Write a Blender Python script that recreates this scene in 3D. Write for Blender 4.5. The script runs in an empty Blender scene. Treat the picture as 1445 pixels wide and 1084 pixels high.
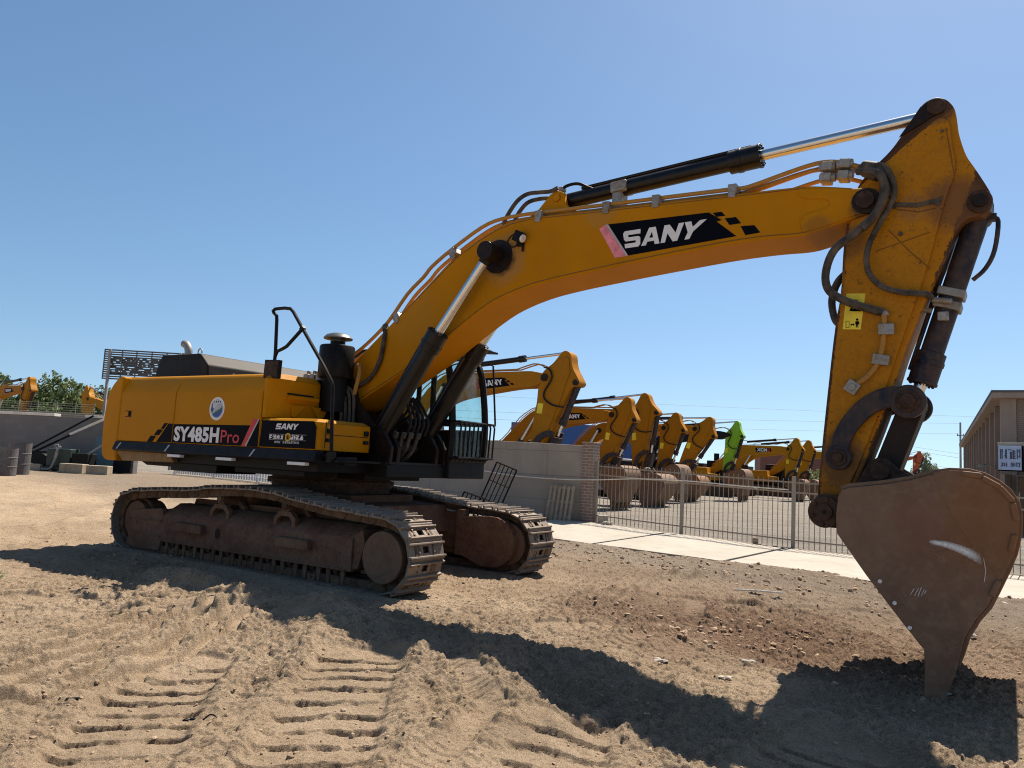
import bpy, bmesh, math, random
import numpy as np
from mathutils import Vector, Matrix
R = math.radians
random.seed(7)
SC = bpy.context.scene
COL = SC.collection

# ------------------------------------------------------------------ helpers
class B:
    """collects shapes in one bmesh"""
    def __init__(s): s.bm = bmesh.new()
    def _faces(s, fs, mi):
        for f in fs: f.material_index = mi
    def poly(s, pts, mi=0):
        f = s.bm.faces.new([s.bm.verts.new(p) for p in pts]); f.material_index = mi; return f
    def box(s, c, d, rot=None, mi=0):
        m = Matrix.Translation(Vector(c))
        if rot is not None: m = m @ rot.to_4x4()
        m = m @ Matrix.Diagonal((d[0], d[1], d[2], 1))
        r = bmesh.ops.create_cube(s.bm, size=1, matrix=m)
        for f in {f for v in r['verts'] for f in v.link_faces}: f.material_index = mi
    def rng(s, x0, x1, y0, y1, z0, z1, mi=0):
        s.box(((x0+x1)/2, (y0+y1)/2, (z0+z1)/2), (abs(x1-x0), abs(y1-y0), abs(z1-z0)), None, mi)
    def prism(s, poly, a, b, axis='y', mi=0):
        """extrude polygon: axis y -> (x,z), z -> (x,y), x -> (y,z)"""
        def P(p, t):
            if axis == 'y': return (p[0], t, p[1])
            if axis == 'z': return (p[0], p[1], t)
            return (t, p[0], p[1])
        A = [s.bm.verts.new(P(p, a)) for p in poly]
        C = [s.bm.verts.new(P(p, b)) for p in poly]
        n = len(poly); fs = [s.bm.faces.new(A), s.bm.faces.new(C[::-1])]
        for i in range(n):
            j = (i+1) % n
            fs.append(s.bm.faces.new((A[i], C[i], C[j], A[j])))
        s._faces(fs, mi); return fs
    def cyl(s, p0, p1, r0, r1=None, n=20, mi=0):
        if r1 is None: r1 = r0
        p0 = Vector(p0); p1 = Vector(p1); d = p1-p0
        q = d.to_track_quat('Z', 'Y').to_matrix()
        A, C = [], []
        for i in range(n):
            a = 2*math.pi*i/n; o = q @ Vector((math.cos(a), math.sin(a), 0))
            A.append(s.bm.verts.new(p0+o*r0)); C.append(s.bm.verts.new(p1+o*r1))
        fs = [s.bm.faces.new(A[::-1]), s.bm.faces.new(C)]
        for i in range(n):
            j = (i+1) % n; fs.append(s.bm.faces.new((A[i], A[j], C[j], C[i])))
        s._faces(fs, mi)
    def tube(s, pts, r, n=8, mi=0, closed=False):
        pts = [Vector(p) for p in pts]; rings = []
        N = len(pts); prev = None
        for k in range(N):
            if closed: t = pts[(k+1) % N]-pts[k-1]
            else: t = pts[min(k+1, N-1)]-pts[max(k-1, 0)]
            t.normalize()
            if prev is None:
                up = Vector((0, 0, 1)) if abs(t.z) < .9 else Vector((1, 0, 0))
                u = t.cross(up).normalized()
            else:
                u = (prev-t*prev.dot(t)).normalized()
            prev = u; v = t.cross(u)
            rr = r[k] if isinstance(r, (list, tuple)) else r
            rings.append([s.bm.verts.new(pts[k]+(u*math.cos(2*math.pi*i/n)+v*math.sin(2*math.pi*i/n))*rr) for i in range(n)])
        fs = []
        for k in range(N if closed else N-1):
            A, C = rings[k], rings[(k+1) % N]
            for i in range(n):
                j = (i+1) % n; fs.append(s.bm.faces.new((A[i], A[j], C[j], C[i])))
        if not closed:
            fs.append(s.bm.faces.new(rings[0][::-1])); fs.append(s.bm.faces.new(rings[-1]))
        s._faces(fs, mi)
    def lathe(s, prof, c, n=24, mi=0):
        """profile [(r,z)] round the vertical through c"""
        rings = []
        for r, z in prof:
            rings.append([s.bm.verts.new((c[0]+r*math.cos(2*math.pi*i/n), c[1]+r*math.sin(2*math.pi*i/n), c[2]+z)) for i in range(n)])
        fs = []
        for A, C in zip(rings, rings[1:]):
            for i in range(n):
                j = (i+1) % n; fs.append(s.bm.faces.new((A[i], A[j], C[j], C[i])))
        fs.append(s.bm.faces.new(rings[0][::-1])); fs.append(s.bm.faces.new(rings[-1]))
        s._faces(fs, mi)
    def shell(s, path, th, y0, y1, mi=0):
        """plate of thickness th following an (x,z) path, from y0 to y1; th goes to the left of travel"""
        n = len(path); off = []
        for k in range(n):
            a = Vector(path[max(k-1, 0)]); b = Vector(path[min(k+1, n-1)]); t = (b-a).normalized()
            off.append((path[k][0]-t.y*th, path[k][1]+t.x*th))
        s.prism(list(path)+off[::-1], y0, y1, 'y', mi)

def mk(name, b, mats, parent=None, bevel=0, smooth=True, angle=38, seg=2):
    bm = b.bm
    bmesh.ops.recalc_face_normals(bm, faces=bm.faces)
    me = bpy.data.meshes.new(name); bm.to_mesh(me); bm.free()
    if not isinstance(mats, (list, tuple)): mats = [mats]
    for m in mats: me.materials.append(m)
    if smooth:
        me.polygons.foreach_set('use_smooth', [True]*len(me.polygons))
        me.set_sharp_from_angle(angle=R(angle))
    o = bpy.data.objects.new(name, me); COL.objects.link(o)
    if parent: o.parent = parent
    if bevel:
        md = o.modifiers.new('bevel', 'BEVEL'); md.width = bevel; md.segments = seg
        md.limit_method = 'ANGLE'; md.angle_limit = R(40); md.harden_normals = True; md.use_clamp_overlap = True
    return o

def mk_sep(name, b, mats, parent=None, bevel=0, gap=.012, **k):
    """like mk(), but one object for each cluster of touching pieces"""
    bm = b.bm; bm.verts.ensure_lookup_table(); seen = {}; isl = []
    for v in bm.verts:
        if v in seen: continue
        st_ = [v]; seen[v] = len(isl); g = []
        while st_:
            a = st_.pop(); g.append(a)
            for e in a.link_edges:
                o = e.other_vert(a)
                if o not in seen: seen[o] = len(isl); st_.append(o)
        isl.append(g)
    bb = [([min(v.co[i] for v in g)-gap for i in range(3)], [max(v.co[i] for v in g)+gap for i in range(3)]) for g in isl]
    par = list(range(len(isl)))
    def find(i):
        while par[i] != i: i = par[i]
        return i
    for i in range(len(isl)):
        for j in range(i):
            if all(bb[i][0][q] < bb[j][1][q] and bb[j][0][q] < bb[i][1][q] for q in range(3)): par[find(i)] = find(j)
    outs = []
    for c in sorted({find(i) for i in range(len(isl))}):
        nb = B(); mp = {}
        for i in range(len(isl)):
            if find(i) == c:
                for v in isl[i]: mp[v] = nb.bm.verts.new(v.co)
        for f in bm.faces:
            if f.verts[0] in mp: nf = nb.bm.faces.new([mp[v] for v in f.verts]); nf.material_index = f.material_index
        outs.append(mk(name, nb, mats, parent, bevel, **k))
    bm.free(); return outs
def chaikin(p, it=2, q=.22):
    for _ in range(it):
        o = []
        for k in range(len(p)):
            a, c = p[k], p[(k+1) % len(p)]; o += [(a[0]+(c[0]-a[0])*q, a[1]+(c[1]-a[1])*q), (a[0]+(c[0]-a[0])*(1-q), a[1]+(c[1]-a[1])*(1-q))]
        p = o
    return p
def tag(o, label=None, cat=None, group=None, kind=None):
    if label: o['label'] = label
    if cat: o['category'] = cat
    if group: o['group'] = group
    if kind: o['kind'] = kind
    return o

def empty(name, loc, rz=0, label=None, cat=None, group=None):
    o = bpy.data.objects.new(name, None); COL.objects.link(o)
    o.location = loc; o.rotation_euler = (0, 0, rz); o.empty_display_size = .3
    return tag(o, label, cat, group)

def catmull(pts, k=4, closed=False):
    P = [Vector(p) for p in pts]; n = len(P); out = []
    for i in range(n if closed else n-1):
        p0 = P[(i-1) % n] if (closed or i > 0) else P[0]*2-P[1]
        p1 = P[i]; p2 = P[(i+1) % n]
        p3 = P[(i+2) % n] if (closed or i+2 < n) else P[-1]*2-P[-2]
        for j in range(k):
            t = j/k
            out.append(.5*((2*p1)+(p2-p0)*t+(2*p0-5*p1+4*p2-p3)*t*t+(3*p1-p0-3*p2+p3)*t**3))
    if not closed: out.append(P[-1])
    return [tuple(p) for p in out]

# ------------------------------------------------------------------ materials
class Mat:
    def __init__(s, name):
        s.m = bpy.data.materials.new(name); s.m.use_nodes = True
        s.nt = s.m.node_tree; s.nt.nodes.clear()
        s.out = s.n('ShaderNodeOutputMaterial'); s.bs = s.n('ShaderNodeBsdfPrincipled')
        s.l(s.bs.outputs[0], s.out.inputs[0])
    def n(s, t, **k):
        nd = s.nt.nodes.new(t)
        for a, v in k.items():
            if hasattr(nd, a) and a not in ('Scale',): setattr(nd, a, v)
            else: nd.inputs[a].default_value = v
        return nd
    def l(s, a, b): s.nt.links.new(a, b)
    def obj(s):
        if not hasattr(s, '_tc'): s._tc = s.n('ShaderNodeTexCoord')
        return s._tc.outputs['Object']
    def noise(s, scale, detail=5, rough=.6, vec=None, dist=0):
        nd = s.n('ShaderNodeTexNoise'); nd.inputs['Scale'].default_value = scale
        nd.inputs['Detail'].default_value = detail; nd.inputs['Roughness'].default_value = rough
        nd.inputs['Distortion'].default_value = dist
        s.l(vec if vec else s.obj(), nd.inputs['Vector']); return nd.outputs[0]
    def ramp(s, f, a, b, va=0., vb=1.):
        nd = s.n('ShaderNodeMapRange'); nd.inputs['From Min'].default_value = a; nd.inputs['From Max'].default_value = b
        nd.inputs['To Min'].default_value = va; nd.inputs['To Max'].default_value = vb
        s.l(f, nd.inputs['Value']); return nd.outputs[0]
    def math(s, op, a, b=None):
        nd = s.n('ShaderNodeMath'); nd.operation = op
        for i, v in enumerate((a, b)):
            if v is None: continue
            if isinstance(v, (int, float)): nd.inputs[i].default_value = v
            else: s.l(v, nd.inputs[i])
        return nd.outputs[0]
    def mix(s, f, a, b):
        nd = s.n('ShaderNodeMix'); nd.data_type = 'RGBA'
        for i, v in ((0, f), (6, a), (7, b)):
            if isinstance(v, (int, float)): nd.inputs[i].default_value = v
            elif isinstance(v, tuple): nd.inputs[i].default_value = (*v[:3], 1)
            else: s.l(v, nd.inputs[i])
        return nd.outputs[2]
    def bump(s, h, strength=.3, dist=.01, prev=None):
        nd = s.n('ShaderNodeBump'); nd.inputs['Strength'].default_value = strength
        nd.inputs['Distance'].default_value = dist; s.l(h, nd.inputs['Height'])
        if prev: s.l(prev, nd.inputs['Normal'])
        return nd.outputs[0]
    def set(s, col=None, rough=None, metal=None, normal=None, spec=None, coat=None):
        for k, v in (('Base Color', col), ('Roughness', rough), ('Metallic', metal), ('Normal', normal), ('Specular IOR Level', spec), ('Coat Weight', coat)):
            if v is None: continue
            i = s.bs.inputs[k]
            if isinstance(v, tuple): i.default_value = (*v[:3], 1)
            elif isinstance(v, (int, float)): i.default_value = v
            else: s.l(v, i)
        return s.m

def plain(name, col, rough=.6, metal=0, var=.15, scale=6, spec=.5):
    m = Mat(name); f = m.noise(scale)
    c = m.mix(m.ramp(f, .3, .7), tuple(x*(1-var) for x in col), tuple(min(1, x*(1+var)) for x in col))
    return m.set(c, rough, metal, spec=spec)

DUST = (.33, .25, .17)
def paint(name, base, rough=.38, dust=.25, chips=.0, dustcol=DUST, low=None, top=.5, spec=.25, edges=(), spots=()):
    """weathered machine paint: dust film, dust on upward faces, streaks, chips"""
    m = Mat(name)
    f1 = m.noise(1.7, 6); f2 = m.noise(9, 6, .65); f3 = m.noise(38, 4, .7)
    c = m.mix(m.ramp(f1, .3, .7), tuple(x*.86 for x in base), base)
    # vertical streaks
    mp = m.n('ShaderNodeMapping'); m.l(m.obj(), mp.inputs['Vector']); mp.inputs['Scale'].default_value = (7, 7, .6)
    st = m.noise(1.6, 5, .6, mp.outputs[0])
    ge = m.n('ShaderNodeNewGeometry'); sx = m.n('ShaderNodeSeparateXYZ'); m.l(ge.outputs['Normal'], sx.inputs[0])
    up = m.math('MULTIPLY', m.ramp(sx.outputs[2], .35, .95), top)
    d = m.math('MULTIPLY', m.ramp(m.math('ADD', m.math('MULTIPLY', f2, .6), m.math('MULTIPLY', st, .5)), .42, .78), dust)
    d = m.math('ADD', d, m.math('MULTIPLY', up, m.ramp(f2, .3, .6, .5, 1)))
    if low:   # mud toward the lower end: (z0,z1,amount)
        so = m.n('ShaderNodeSeparateXYZ'); m.l(m.obj(), so.inputs[0])
        g = m.ramp(m.math('ADD', so.outputs[2], m.math('MULTIPLY', f2, .9)), low[0]+.45, low[1]+.45, low[2], 0)
        d = m.math('ADD', d, g)
    nd = m.n('ShaderNodeMath'); nd.operation = 'MINIMUM'; m.l(d, nd.inputs[0]); nd.inputs[1].default_value = .93; d = nd.outputs[0]
    c = m.mix(d, c, dustcol)
    if edges:   # rubbed edges: lines (x0,z0,slope,side)
        so = m.n('ShaderNodeSeparateXYZ'); m.l(m.obj(), so.inputs[0])
        for x0, z0, sl, sd_, wd in edges:
            ln = m.math('ADD', x0, m.math('MULTIPLY', m.math('SUBTRACT', so.outputs[2], z0), sl))
            dd = m.math('MULTIPLY', m.math('SUBTRACT', so.outputs[0], ln), sd_)
            k = m.math('ADD', m.math('MULTIPLY', dd, 1/wd), m.math('MULTIPLY', m.math('SUBTRACT', m.math('ADD', m.math('MULTIPLY', f3, .5), m.math('MULTIPLY', f2, .5)), .5), 5.))
            c = m.mix(m.ramp(k, .35, .1, 0, .92), c, (.05, .024, .014))
    for x0, z0, rr_, cc, am in spots:
        so = m.n('ShaderNodeSeparateXYZ'); m.l(m.obj(), so.inputs[0])
        a_ = m.math('SUBTRACT', so.outputs[0], x0); b_ = m.math('SUBTRACT', so.outputs[2], z0)
        dd = m.math('MULTIPLY', m.math('SQRT', m.math('ADD', m.math('MULTIPLY', a_, a_), m.math('MULTIPLY', b_, b_))), 1/rr_)
        c = m.mix(m.math('MULTIPLY', m.ramp(m.math('ADD', dd, m.math('MULTIPLY', m.math('SUBTRACT', f2, .5), .9)), .6, 1., 1, 0), am), c, cc)
    if chips:
        k = m.math('ADD', m.math('MULTIPLY', f3, .55), m.math('MULTIPLY', f2, .45))
        msk = m.ramp(k, .66-chips*.1, .685-chips*.1)
        c = m.mix(msk, c, (.045, .022, .014))
        pt = m.ramp(m.math('ADD', ge.outputs['Pointiness'], m.math('MULTIPLY', f3, .12)), .6, .66)
        c = m.mix(m.math('MULTIPLY', pt, min(1, chips)), c, (.06, .03, .018))
    r = m.ramp(d, 0, .6, rough, .8)
    nb = m.bump(f2, .05, .01); nb = m.bump(f3, .05, .004, nb)
    return m.set(c, r, 0, nb, spec=spec)

def dirty(name, a, b, c3, rough=.75, metal=0., scale=5, bump=.35):
    """three-tone mottled dirt/rust"""
    m = Mat(name); f1 = m.noise(scale, 7, .65); f2 = m.noise(scale*4.3, 6, .7); f3 = m.noise(scale*.35, 3)
    c = m.mix(m.ramp(f1, .38, .62), a, b); c = m.mix(m.ramp(m.math('ADD', m.math('MULTIPLY', f2, .6), m.math('MULTIPLY', f3, .5)), .5, .72), c, c3)
    return m.set(c, m.ramp(f2, .3, .7, rough-.12, rough+.12), metal, m.bump(f2, bump, .01), spec=.2)

YEL = (.50, .198, .0005)
M = {}
M['yellow'] = paint('sany_yellow_paint', YEL, .5, .012, .0, top=.12, spec=.07)
M['boom'] = paint('boom_yellow_paint', YEL, .55, .05, .14, top=.15, spec=.06, spots=((2.4, 3.97, .36, (.34, .19, .07), .7), (2.36, 3.98, .24, (.05, .025, .015), .9), (6.5, 4.05, .2, (.12, .06, .025), .85), (6.05, 3.90, .16, (.2, .1, .03), .5), (3.7, 4.40, .25, (.36, .2, .06), .4), (1.0, 3.4, .5, (.38, .19, .03), .35)))
M['stick'] = paint('stick_yellow_paint', (.48, .19, .002), .42, .14, .6, dustcol=(.10, .055, .03), low=(1.05, 1.75, .6), top=.2, spec=.12, edges=((6.06, 1.3, .0923, 1, .03), (6.40, 1.5, .348, -1, .04), (6.42, 4.32, 1.25, 1, .025)), spots=((7.2, 4.02, .30, (.15, .07, .03), .75), (7.05, 4.95, .2, (.10, .055, .03), .8), (6.25, 1.7, .28, (.13, .07, .03), .8), (6.85, 4.02, .16, (.25, .13, .05), .5), (6.3, 3.75, .2, (.14, .07, .03), .6)))
M['oldyellow'] = paint('weathered_yellow_paint', (.44, .17, .002), .5, .16, .5, dustcol=(.12, .07, .04), low=(1.0, 2.3, .55), top=.15, spec=.1)
M['amber'] = paint('amber_paint', (.50, .21, .004), .5, .16, .4, dustcol=(.16, .10, .06), top=.2, spec=.1)
M['seam'] = plain('weld_line', (.16, .07, .01), .6)
M['green'] = paint('green_paint', (.25, .56, .012), .42, .2, .2)
M['red'] = paint('orange_red_paint', (.52, .075, .02), .45, .3, .3)
M['black'] = paint('black_paint', (.005, .005, .006), .4, .05, 0, top=.1, spec=.12)
M['cylblack'] = paint('black_cylinder_paint', (.003, .003, .004), .32, .05, 0, top=.2, spec=.3, dustcol=(.16, .1, .06))
M['muddyblack'] = paint('muddy_black_paint', (.006, .009, .022), .38, .7, 0, top=.4, dustcol=(.15, .095, .06))
M['hood'] = paint('charcoal_hood', (.009, .010, .013), .5, .05, 0, top=.22, spec=.12)
M['dark'] = plain('dark_steel', (.006, .006, .006), .6, spec=.2)
M['rubber'] = plain('black_rubber', (.01, .01, .01), .7, spec=.3)
M['hose'] = paint('dusty_hose', (.022, .022, .022), .7, .45, 0)
M['pipe'] = paint('dusty_yellow_pipe', (.5, .23, .02), .5, .5, .3)
M['chrome'] = Mat('chrome_rod').set((.60, .61, .62), .24, 1.)
M['steel'] = dirty('grey_zinc', (.35, .34, .32), (.28, .26, .23), (.2, .15, .1), .5, .3)
M['grease'] = dirty('black_grease', (.008, .005, .004), (.016, .009, .007), (.03, .017, .012), .5)
M['rust'] = dirty('rusty_pin', (.05, .026, .017), (.085, .05, .033), (.025, .014, .01), .7)
M['frame'] = dirty('dusty_red_oxide_frame', (.135, .074, .045), (.10, .043, .027), (.18, .115, .074), .9)
M['shoe'] = dirty('worn_track_shoe', (.19, .15, .118), (.25, .197, .15), (.12, .085, .062), .62, .25)
M['chain'] = dirty('rusty_track_chain', (.11, .062, .034), (.15, .095, .057), (.05, .026, .017), .8)
def mat_bucket():
    m = Mat('rusty_bucket_steel'); P = m.obj(); f1 = m.noise(2.2, 7, .65); f2 = m.noise(11, 7, .7); f3 = m.noise(46, 5, .7)
    c = m.mix(m.ramp(f1, .35, .65), (.148, .088, .056), (.205, .122, .075)); c = m.mix(m.ramp(f2, .46, .70, 0, .7), c, (.25, .17, .115)); c = m.mix(m.ramp(f3, .58, .72, 0, .5), c, (.07, .036, .022))
    sx = m.n('ShaderNodeSeparateXYZ'); m.l(P, sx.inputs[0])
    # orange rust where the heel rubs, dry dust toward the hinge
    def spot(x, z, rx, rz):
        a = m.math('MULTIPLY', m.math('SUBTRACT', sx.outputs[0], x), 1/rx); b_ = m.math('MULTIPLY', m.math('SUBTRACT', sx.outputs[2], z), 1/rz)
        d = m.math('SQRT', m.math('ADD', m.math('MULTIPLY', a, a), m.math('MULTIPLY', b_, b_)))
        return m.ramp(m.math('ADD', d, m.math('MULTIPLY', m.math('SUBTRACT', f1, .5), 1.3)), .55, 1.15, 1, 0)
    c = m.mix(m.math('MULTIPLY', spot(7.45, 1.25, .42, .5), .5), c, (.25, .105, .032)); c = m.mix(m.math('MULTIPLY', spot(6.95, 1.15, .3, .25), .5), c, (.20, .09, .055)); c = m.mix(m.math('MULTIPLY', spot(6.5, 1.1, .35, .5), .4), c, (.23, .155, .10))
    for rot, sc in ((28, (5, 5, 90)),):
        mp = m.n('ShaderNodeMapping'); m.l(P, mp.inputs['Vector']); mp.inputs['Rotation'].default_value = (0, R(rot), 0); mp.inputs['Scale'].default_value = sc
        c = m.mix(m.ramp(m.noise(.6, 6, .7, mp.outputs[0]), .62, .74, 0, .22), c, (.28, .20, .14))
    return m.set(c, m.ramp(f2, .3, .7, .62, .85), 0, m.bump(f3, .2, .004, m.bump(f2, .25, .012)), spec=.2)
M['bucket'] = mat_bucket()
M['bucketscrape'] = M['bucket']
M['tooth'] = dirty('worn_tooth_steel', (.18, .115, .065), (.145, .085, .048), (.21, .145, .09), .65, .0, 6)
M['white'] = plain('white_vinyl', (.72, .70, .68), .5, var=.08)
M['grey'] = plain('silver_vinyl', (.42, .41, .41), .5)
M['decalblack'] = plain('black_vinyl', (.004, .0045, .008), .5, spec=.04)
M['red_vinyl'] = plain('red_vinyl', (.55, .015, .02), .45)
M['pink'] = plain('faded_red_vinyl', (.75, .22, .25), .5, var=.35, scale=9)
M['blue'] = plain('blue_vinyl', (.01, .06, .30), .45)
M['leafgreen'] = plain('green_vinyl', (.03, .16, .08), .5)
M['lemon'] = plain('yellow_vinyl', (.72, .48, .01), .45)
M['brightyellow'] = plain('label_yellow', (.78, .60, .02), .45)
M['fence'] = paint('grey_fence_paint', (.33, .295, .25), .5, .3, .15)
M['wood'] = dirty('weathered_timber', (.36, .29, .20), (.27, .21, .14), (.42, .36, .27), .85, 0, 9)
M['paleboard'] = dirty('pale_board', (.74, .69, .60), (.64, .58, .48), (.78, .74, .66), .85, 0, 7)
M['barrel'] = dirty('old_drum_steel', (.10, .095, .098), (.135, .127, .127), (.085, .066, .058), .6, .1, 4)
M['rag'] = plain('grubby_plastic', (.40, .34, .27), .8, var=.25)
M['roofdark'] = plain('dark_roof_edge', (.09, .085, .08), .7)
M['signblue'] = plain('pale_blue_sign', (.40, .48, .66), .45, var=.1)
M['signink'] = plain('sign_dark_lettering', (.05, .06, .10), .5)
M['bluewall'] = plain('blue_corrugated_wall', (.035, .10, .28), .6, var=.12)
M['brickred'] = plain('far_brick_wall', (.20, .08, .055), .85)
M['pole'] = plain('galvanised_pole', (.25, .24, .23), .6)
M['capgrey'] = plain('grey_cap_paint', (.075, .075, .075), .45)
M['wire'] = plain('weathered_wire', (.30, .30, .31), .6)
M['window'] = plain('dark_window', (.03, .035, .04), .1)
M['carpaint'] = plain('white_car_paint', (.6, .6, .6), .3)
M['teal'] = plain('faded_teal_panel', (.10, .16, .17), .6)

def mat_glass():
    m = Mat('tinted_cab_glass'); nt = m.nt
    tr = m.n('ShaderNodeBsdfTransparent'); tr.inputs[0].default_value = (.90, .975, .965, 1)
    gl = m.n('ShaderNodeBsdfGlossy'); gl.inputs['Roughness'].default_value = .03
    df = m.n('ShaderNodeBsdfDiffuse'); df.inputs[0].default_value = (.30, .38, .36, 1)
    fr = m.n('ShaderNodeLayerWeight'); fr.inputs[0].default_value = .5
    m1 = m.n('ShaderNodeMixShader'); m.l(m.ramp(m.noise(6, 5), .35, .7, .01, .06), m1.inputs[0])
    m.l(tr.outputs[0], m1.inputs[1]); m.l(df.outputs[0], m1.inputs[2])
    m2 = m.n('ShaderNodeMixShader'); m.l(m.ramp(fr.outputs[1], .45, 1., .03, .5), m2.inputs[0]); m.l(m1.outputs[0], m2.inputs[1]); m.l(gl.outputs[0], m2.inputs[2])
    m.l(m2.outputs[0], m.out.inputs[0]); return m.m
M['glass'] = mat_glass()

def mat_leaf(name, a, b):
    m = Mat(name); f = m.noise(1.3, 3)
    oi = m.n('ShaderNodeNewGeometry')
    c = m.mix(m.ramp(m.math('ADD', m.math('MULTIPLY', f, .6), m.math('MULTIPLY', oi.outputs['Random Per Island'], .5)), .3, .8), a, b)
    m.set(c, .6)
    tl = m.n('ShaderNodeBsdfTranslucent'); m.l(c, tl.inputs[0])
    mx = m.n('ShaderNodeMixShader'); mx.inputs[0].default_value = .3
    m.l(m.bs.outputs[0], mx.inputs[1]); m.l(tl.outputs[0], mx.inputs[2]); m.l(mx.outputs[0], m.out.inputs[0])
    return m.m
M['leaf'] = mat_leaf('poplar_leaves', (.09, .13, .04), (.20, .24, .09))
M['leafpale'] = mat_leaf('olive_leaves', (.15, .18, .09), (.28, .30, .17))
M['bark'] = plain('bark', (.12, .09, .06), .9)

def mat_wall(name, a, b, block=None, mortar=(.2, .19, .18), scale=1.6, bw=.4, bh=.2):
    m = Mat(name); f1 = m.noise(scale, 6, .65); f2 = m.noise(14, 5, .7)
    c = m.mix(m.ramp(f1, .3, .7), a, b)
    mp = m.n('ShaderNodeMapping'); m.l(m.obj(), mp.inputs['Vector']); mp.inputs['Scale'].default_value = (3, 3, .35)
    st = m.noise(1.2, 5, .6, mp.outputs[0])
    c = m.mix(m.ramp(st, .52, .75, 0, .5), c, tuple(x*.62 for x in a))
    h = f2
    if block:
        sx = m.n('ShaderNodeSeparateXYZ'); m.l(m.obj(), sx.inputs[0]); cx = m.n('ShaderNodeCombineXYZ')
        m.l(m.math('ADD', sx.outputs[0], sx.outputs[1]), cx.inputs[0]); m.l(sx.outputs[2], cx.inputs[1])
        br = m.n('ShaderNodeTexBrick'); m.l(cx.outputs[0], br.inputs['Vector'])
        br.inputs['Scale'].default_value = 1; br.inputs['Brick Width'].default_value = bw; br.inputs['Row Height'].default_value = bh
        br.inputs['Mortar Size'].default_value = block; br.inputs['Mortar Smooth'].default_value = .3
        br.inputs['Color1'].default_value = (1, 1, 1, 1); br.inputs['Color2'].default_value = (.55, .55, .55, 1); br.inputs['Mortar'].default_value = (0, 0, 0, 1)
        tint = m.mix(br.outputs['Color'], tuple(x*.72 for x in a), c)
        c = m.mix(br.outputs['Fac'], tint, mortar)
        h = m.math('SUBTRACT', m.math('MULTIPLY', f2, .5), br.outputs['Fac'])
    return m.set(c, .9, 0, m.bump(h, .4, .012))
M['render_wall'] = mat_wall('grey_cement_render', (.37, .325, .265), (.29, .255, .205), .007, (.18, .155, .13), 1.3, 2.6, .62)
M['brick'] = mat_wall('red_brick', (.29, .19, .145), (.22, .145, .11), .012, (.35, .30, .25), 3, .22, .075)
M['block'] = mat_wall('grey_block_wall', (.20, .185, .172), (.155, .145, .138), .012, (.17, .16, .15), 1.1, .4, .2)
M['beige'] = mat_wall('beige_render', (.32, .245, .195), (.27, .205, .165))
M['tile'] = mat_wall('brown_brick_tile', (.22, .16, .13), (.18, .13, .105), .008, (.28, .22, .18), 2, .24, .08)
M['concrete'] = mat_wall('pale_concrete', (.39, .342, .275), (.32, .278, .218), None, scale=.9)

# ------------------------------------------------------------------ layout frame
YAW = R(32.7); V0 = 8.0; UC = -7.55
U = Vector((math.cos(YAW), -math.sin(YAW), 0)); V = Vector((math.sin(YAW), math.cos(YAW), 0))
ORG = U*UC+V*V0                      # main machine's origin on the ground
def mach(x, y, z): return ORG+U*x+V*y+Vector((0, 0, z))

# ------------------------------------------------------------------ ground
# fence line: through the two posts, going up-left
F0 = Vector((6.05, 16.4)); FE = Vector((-.816, .578)); FN = Vector((.578, .816))
CTRL = [(0,0,-.22),(3.3,6.3,-.27),(2,5,-.22),(-3,5,-.17),(0,8,-.04),(-1.2,8.7,-.02),(-6,11.5,0),(-7.5,12.8,.0),(-4,10.4,0),(1,11.5,-.02),(-3,13.5,0),(-5,15,.03),(1,13.5,.0),
        (4.5,13,0),(6.1,16.4,0),(4,17.9,.07),(2,19.2,.15),(-5,20,.25),(-12,28,.42),(-19,28,.46),(-16,22,.36),(-10,18,.2),(-9,9,.02),(8,12,-.08),(6,9,-.14),
        (5,29,-.09),(8,27,-.1),(12,40,-.03),(30,60,0),(30,20,-.05),(0,40,.1),(-40,60,.8),(60,100,0),(-100,150,1),(14,10,-.12),(-30,30,.5),(-20,12,.1),(-8,4,-.1),(8,4,-.2)]
CP = np.array(CTRL, float)
def base_z(x, y):
    x = np.asarray(x, float); y = np.asarray(y, float)
    num = np.zeros_like(x); den = np.zeros_like(x)
    for a, b, c in CP:
        sc = 1+.10*math.hypot(a, b)
        w = 1/(((x-a)**2+(y-b)**2)/sc**2+.25)**2
        num += w*c; den += w
    return num/den

def vnoise(x, y, seed):
    xi = np.floor(x).astype(np.int64); yi = np.floor(y).astype(np.int64); fx = x-xi; fy = y-yi
    fx = fx*fx*fx*(fx*(fx*6-15)+10); fy = fy*fy*fy*(fy*(fy*6-15)+10)
    def h(a, b):
        n = (a*374761393+b*668265263+seed*974634541) & 0x7fffffff
        n = ((n ^ (n >> 13))*1274126177) & 0x7fffffff
        n = (n ^ (n >> 16)) & 0x7fffffff
        return n/0x7fffffff*2-1
    return (h(xi, yi)*(1-fx)+h(xi+1, yi)*fx)*(1-fy)+(h(xi, yi+1)*(1-fx)+h(xi+1, yi+1)*fx)*fy
def fbm(x, y, f, octv, seed, gain=.5, ridge=False):
    s = 0; a = 1; t = 0
    for o in range(octv):
        c, n = math.cos(o*.7+seed), math.sin(o*.7+seed)
        v = vnoise((x*c-y*n)*f+seed*3.1, (x*n+y*c)*f-seed*1.7, seed+o)
        if ridge: v = 1-2*np.abs(v)
        s = s+a*v; t += a; a *= gain; f *= 2.03
    return s/t
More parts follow.
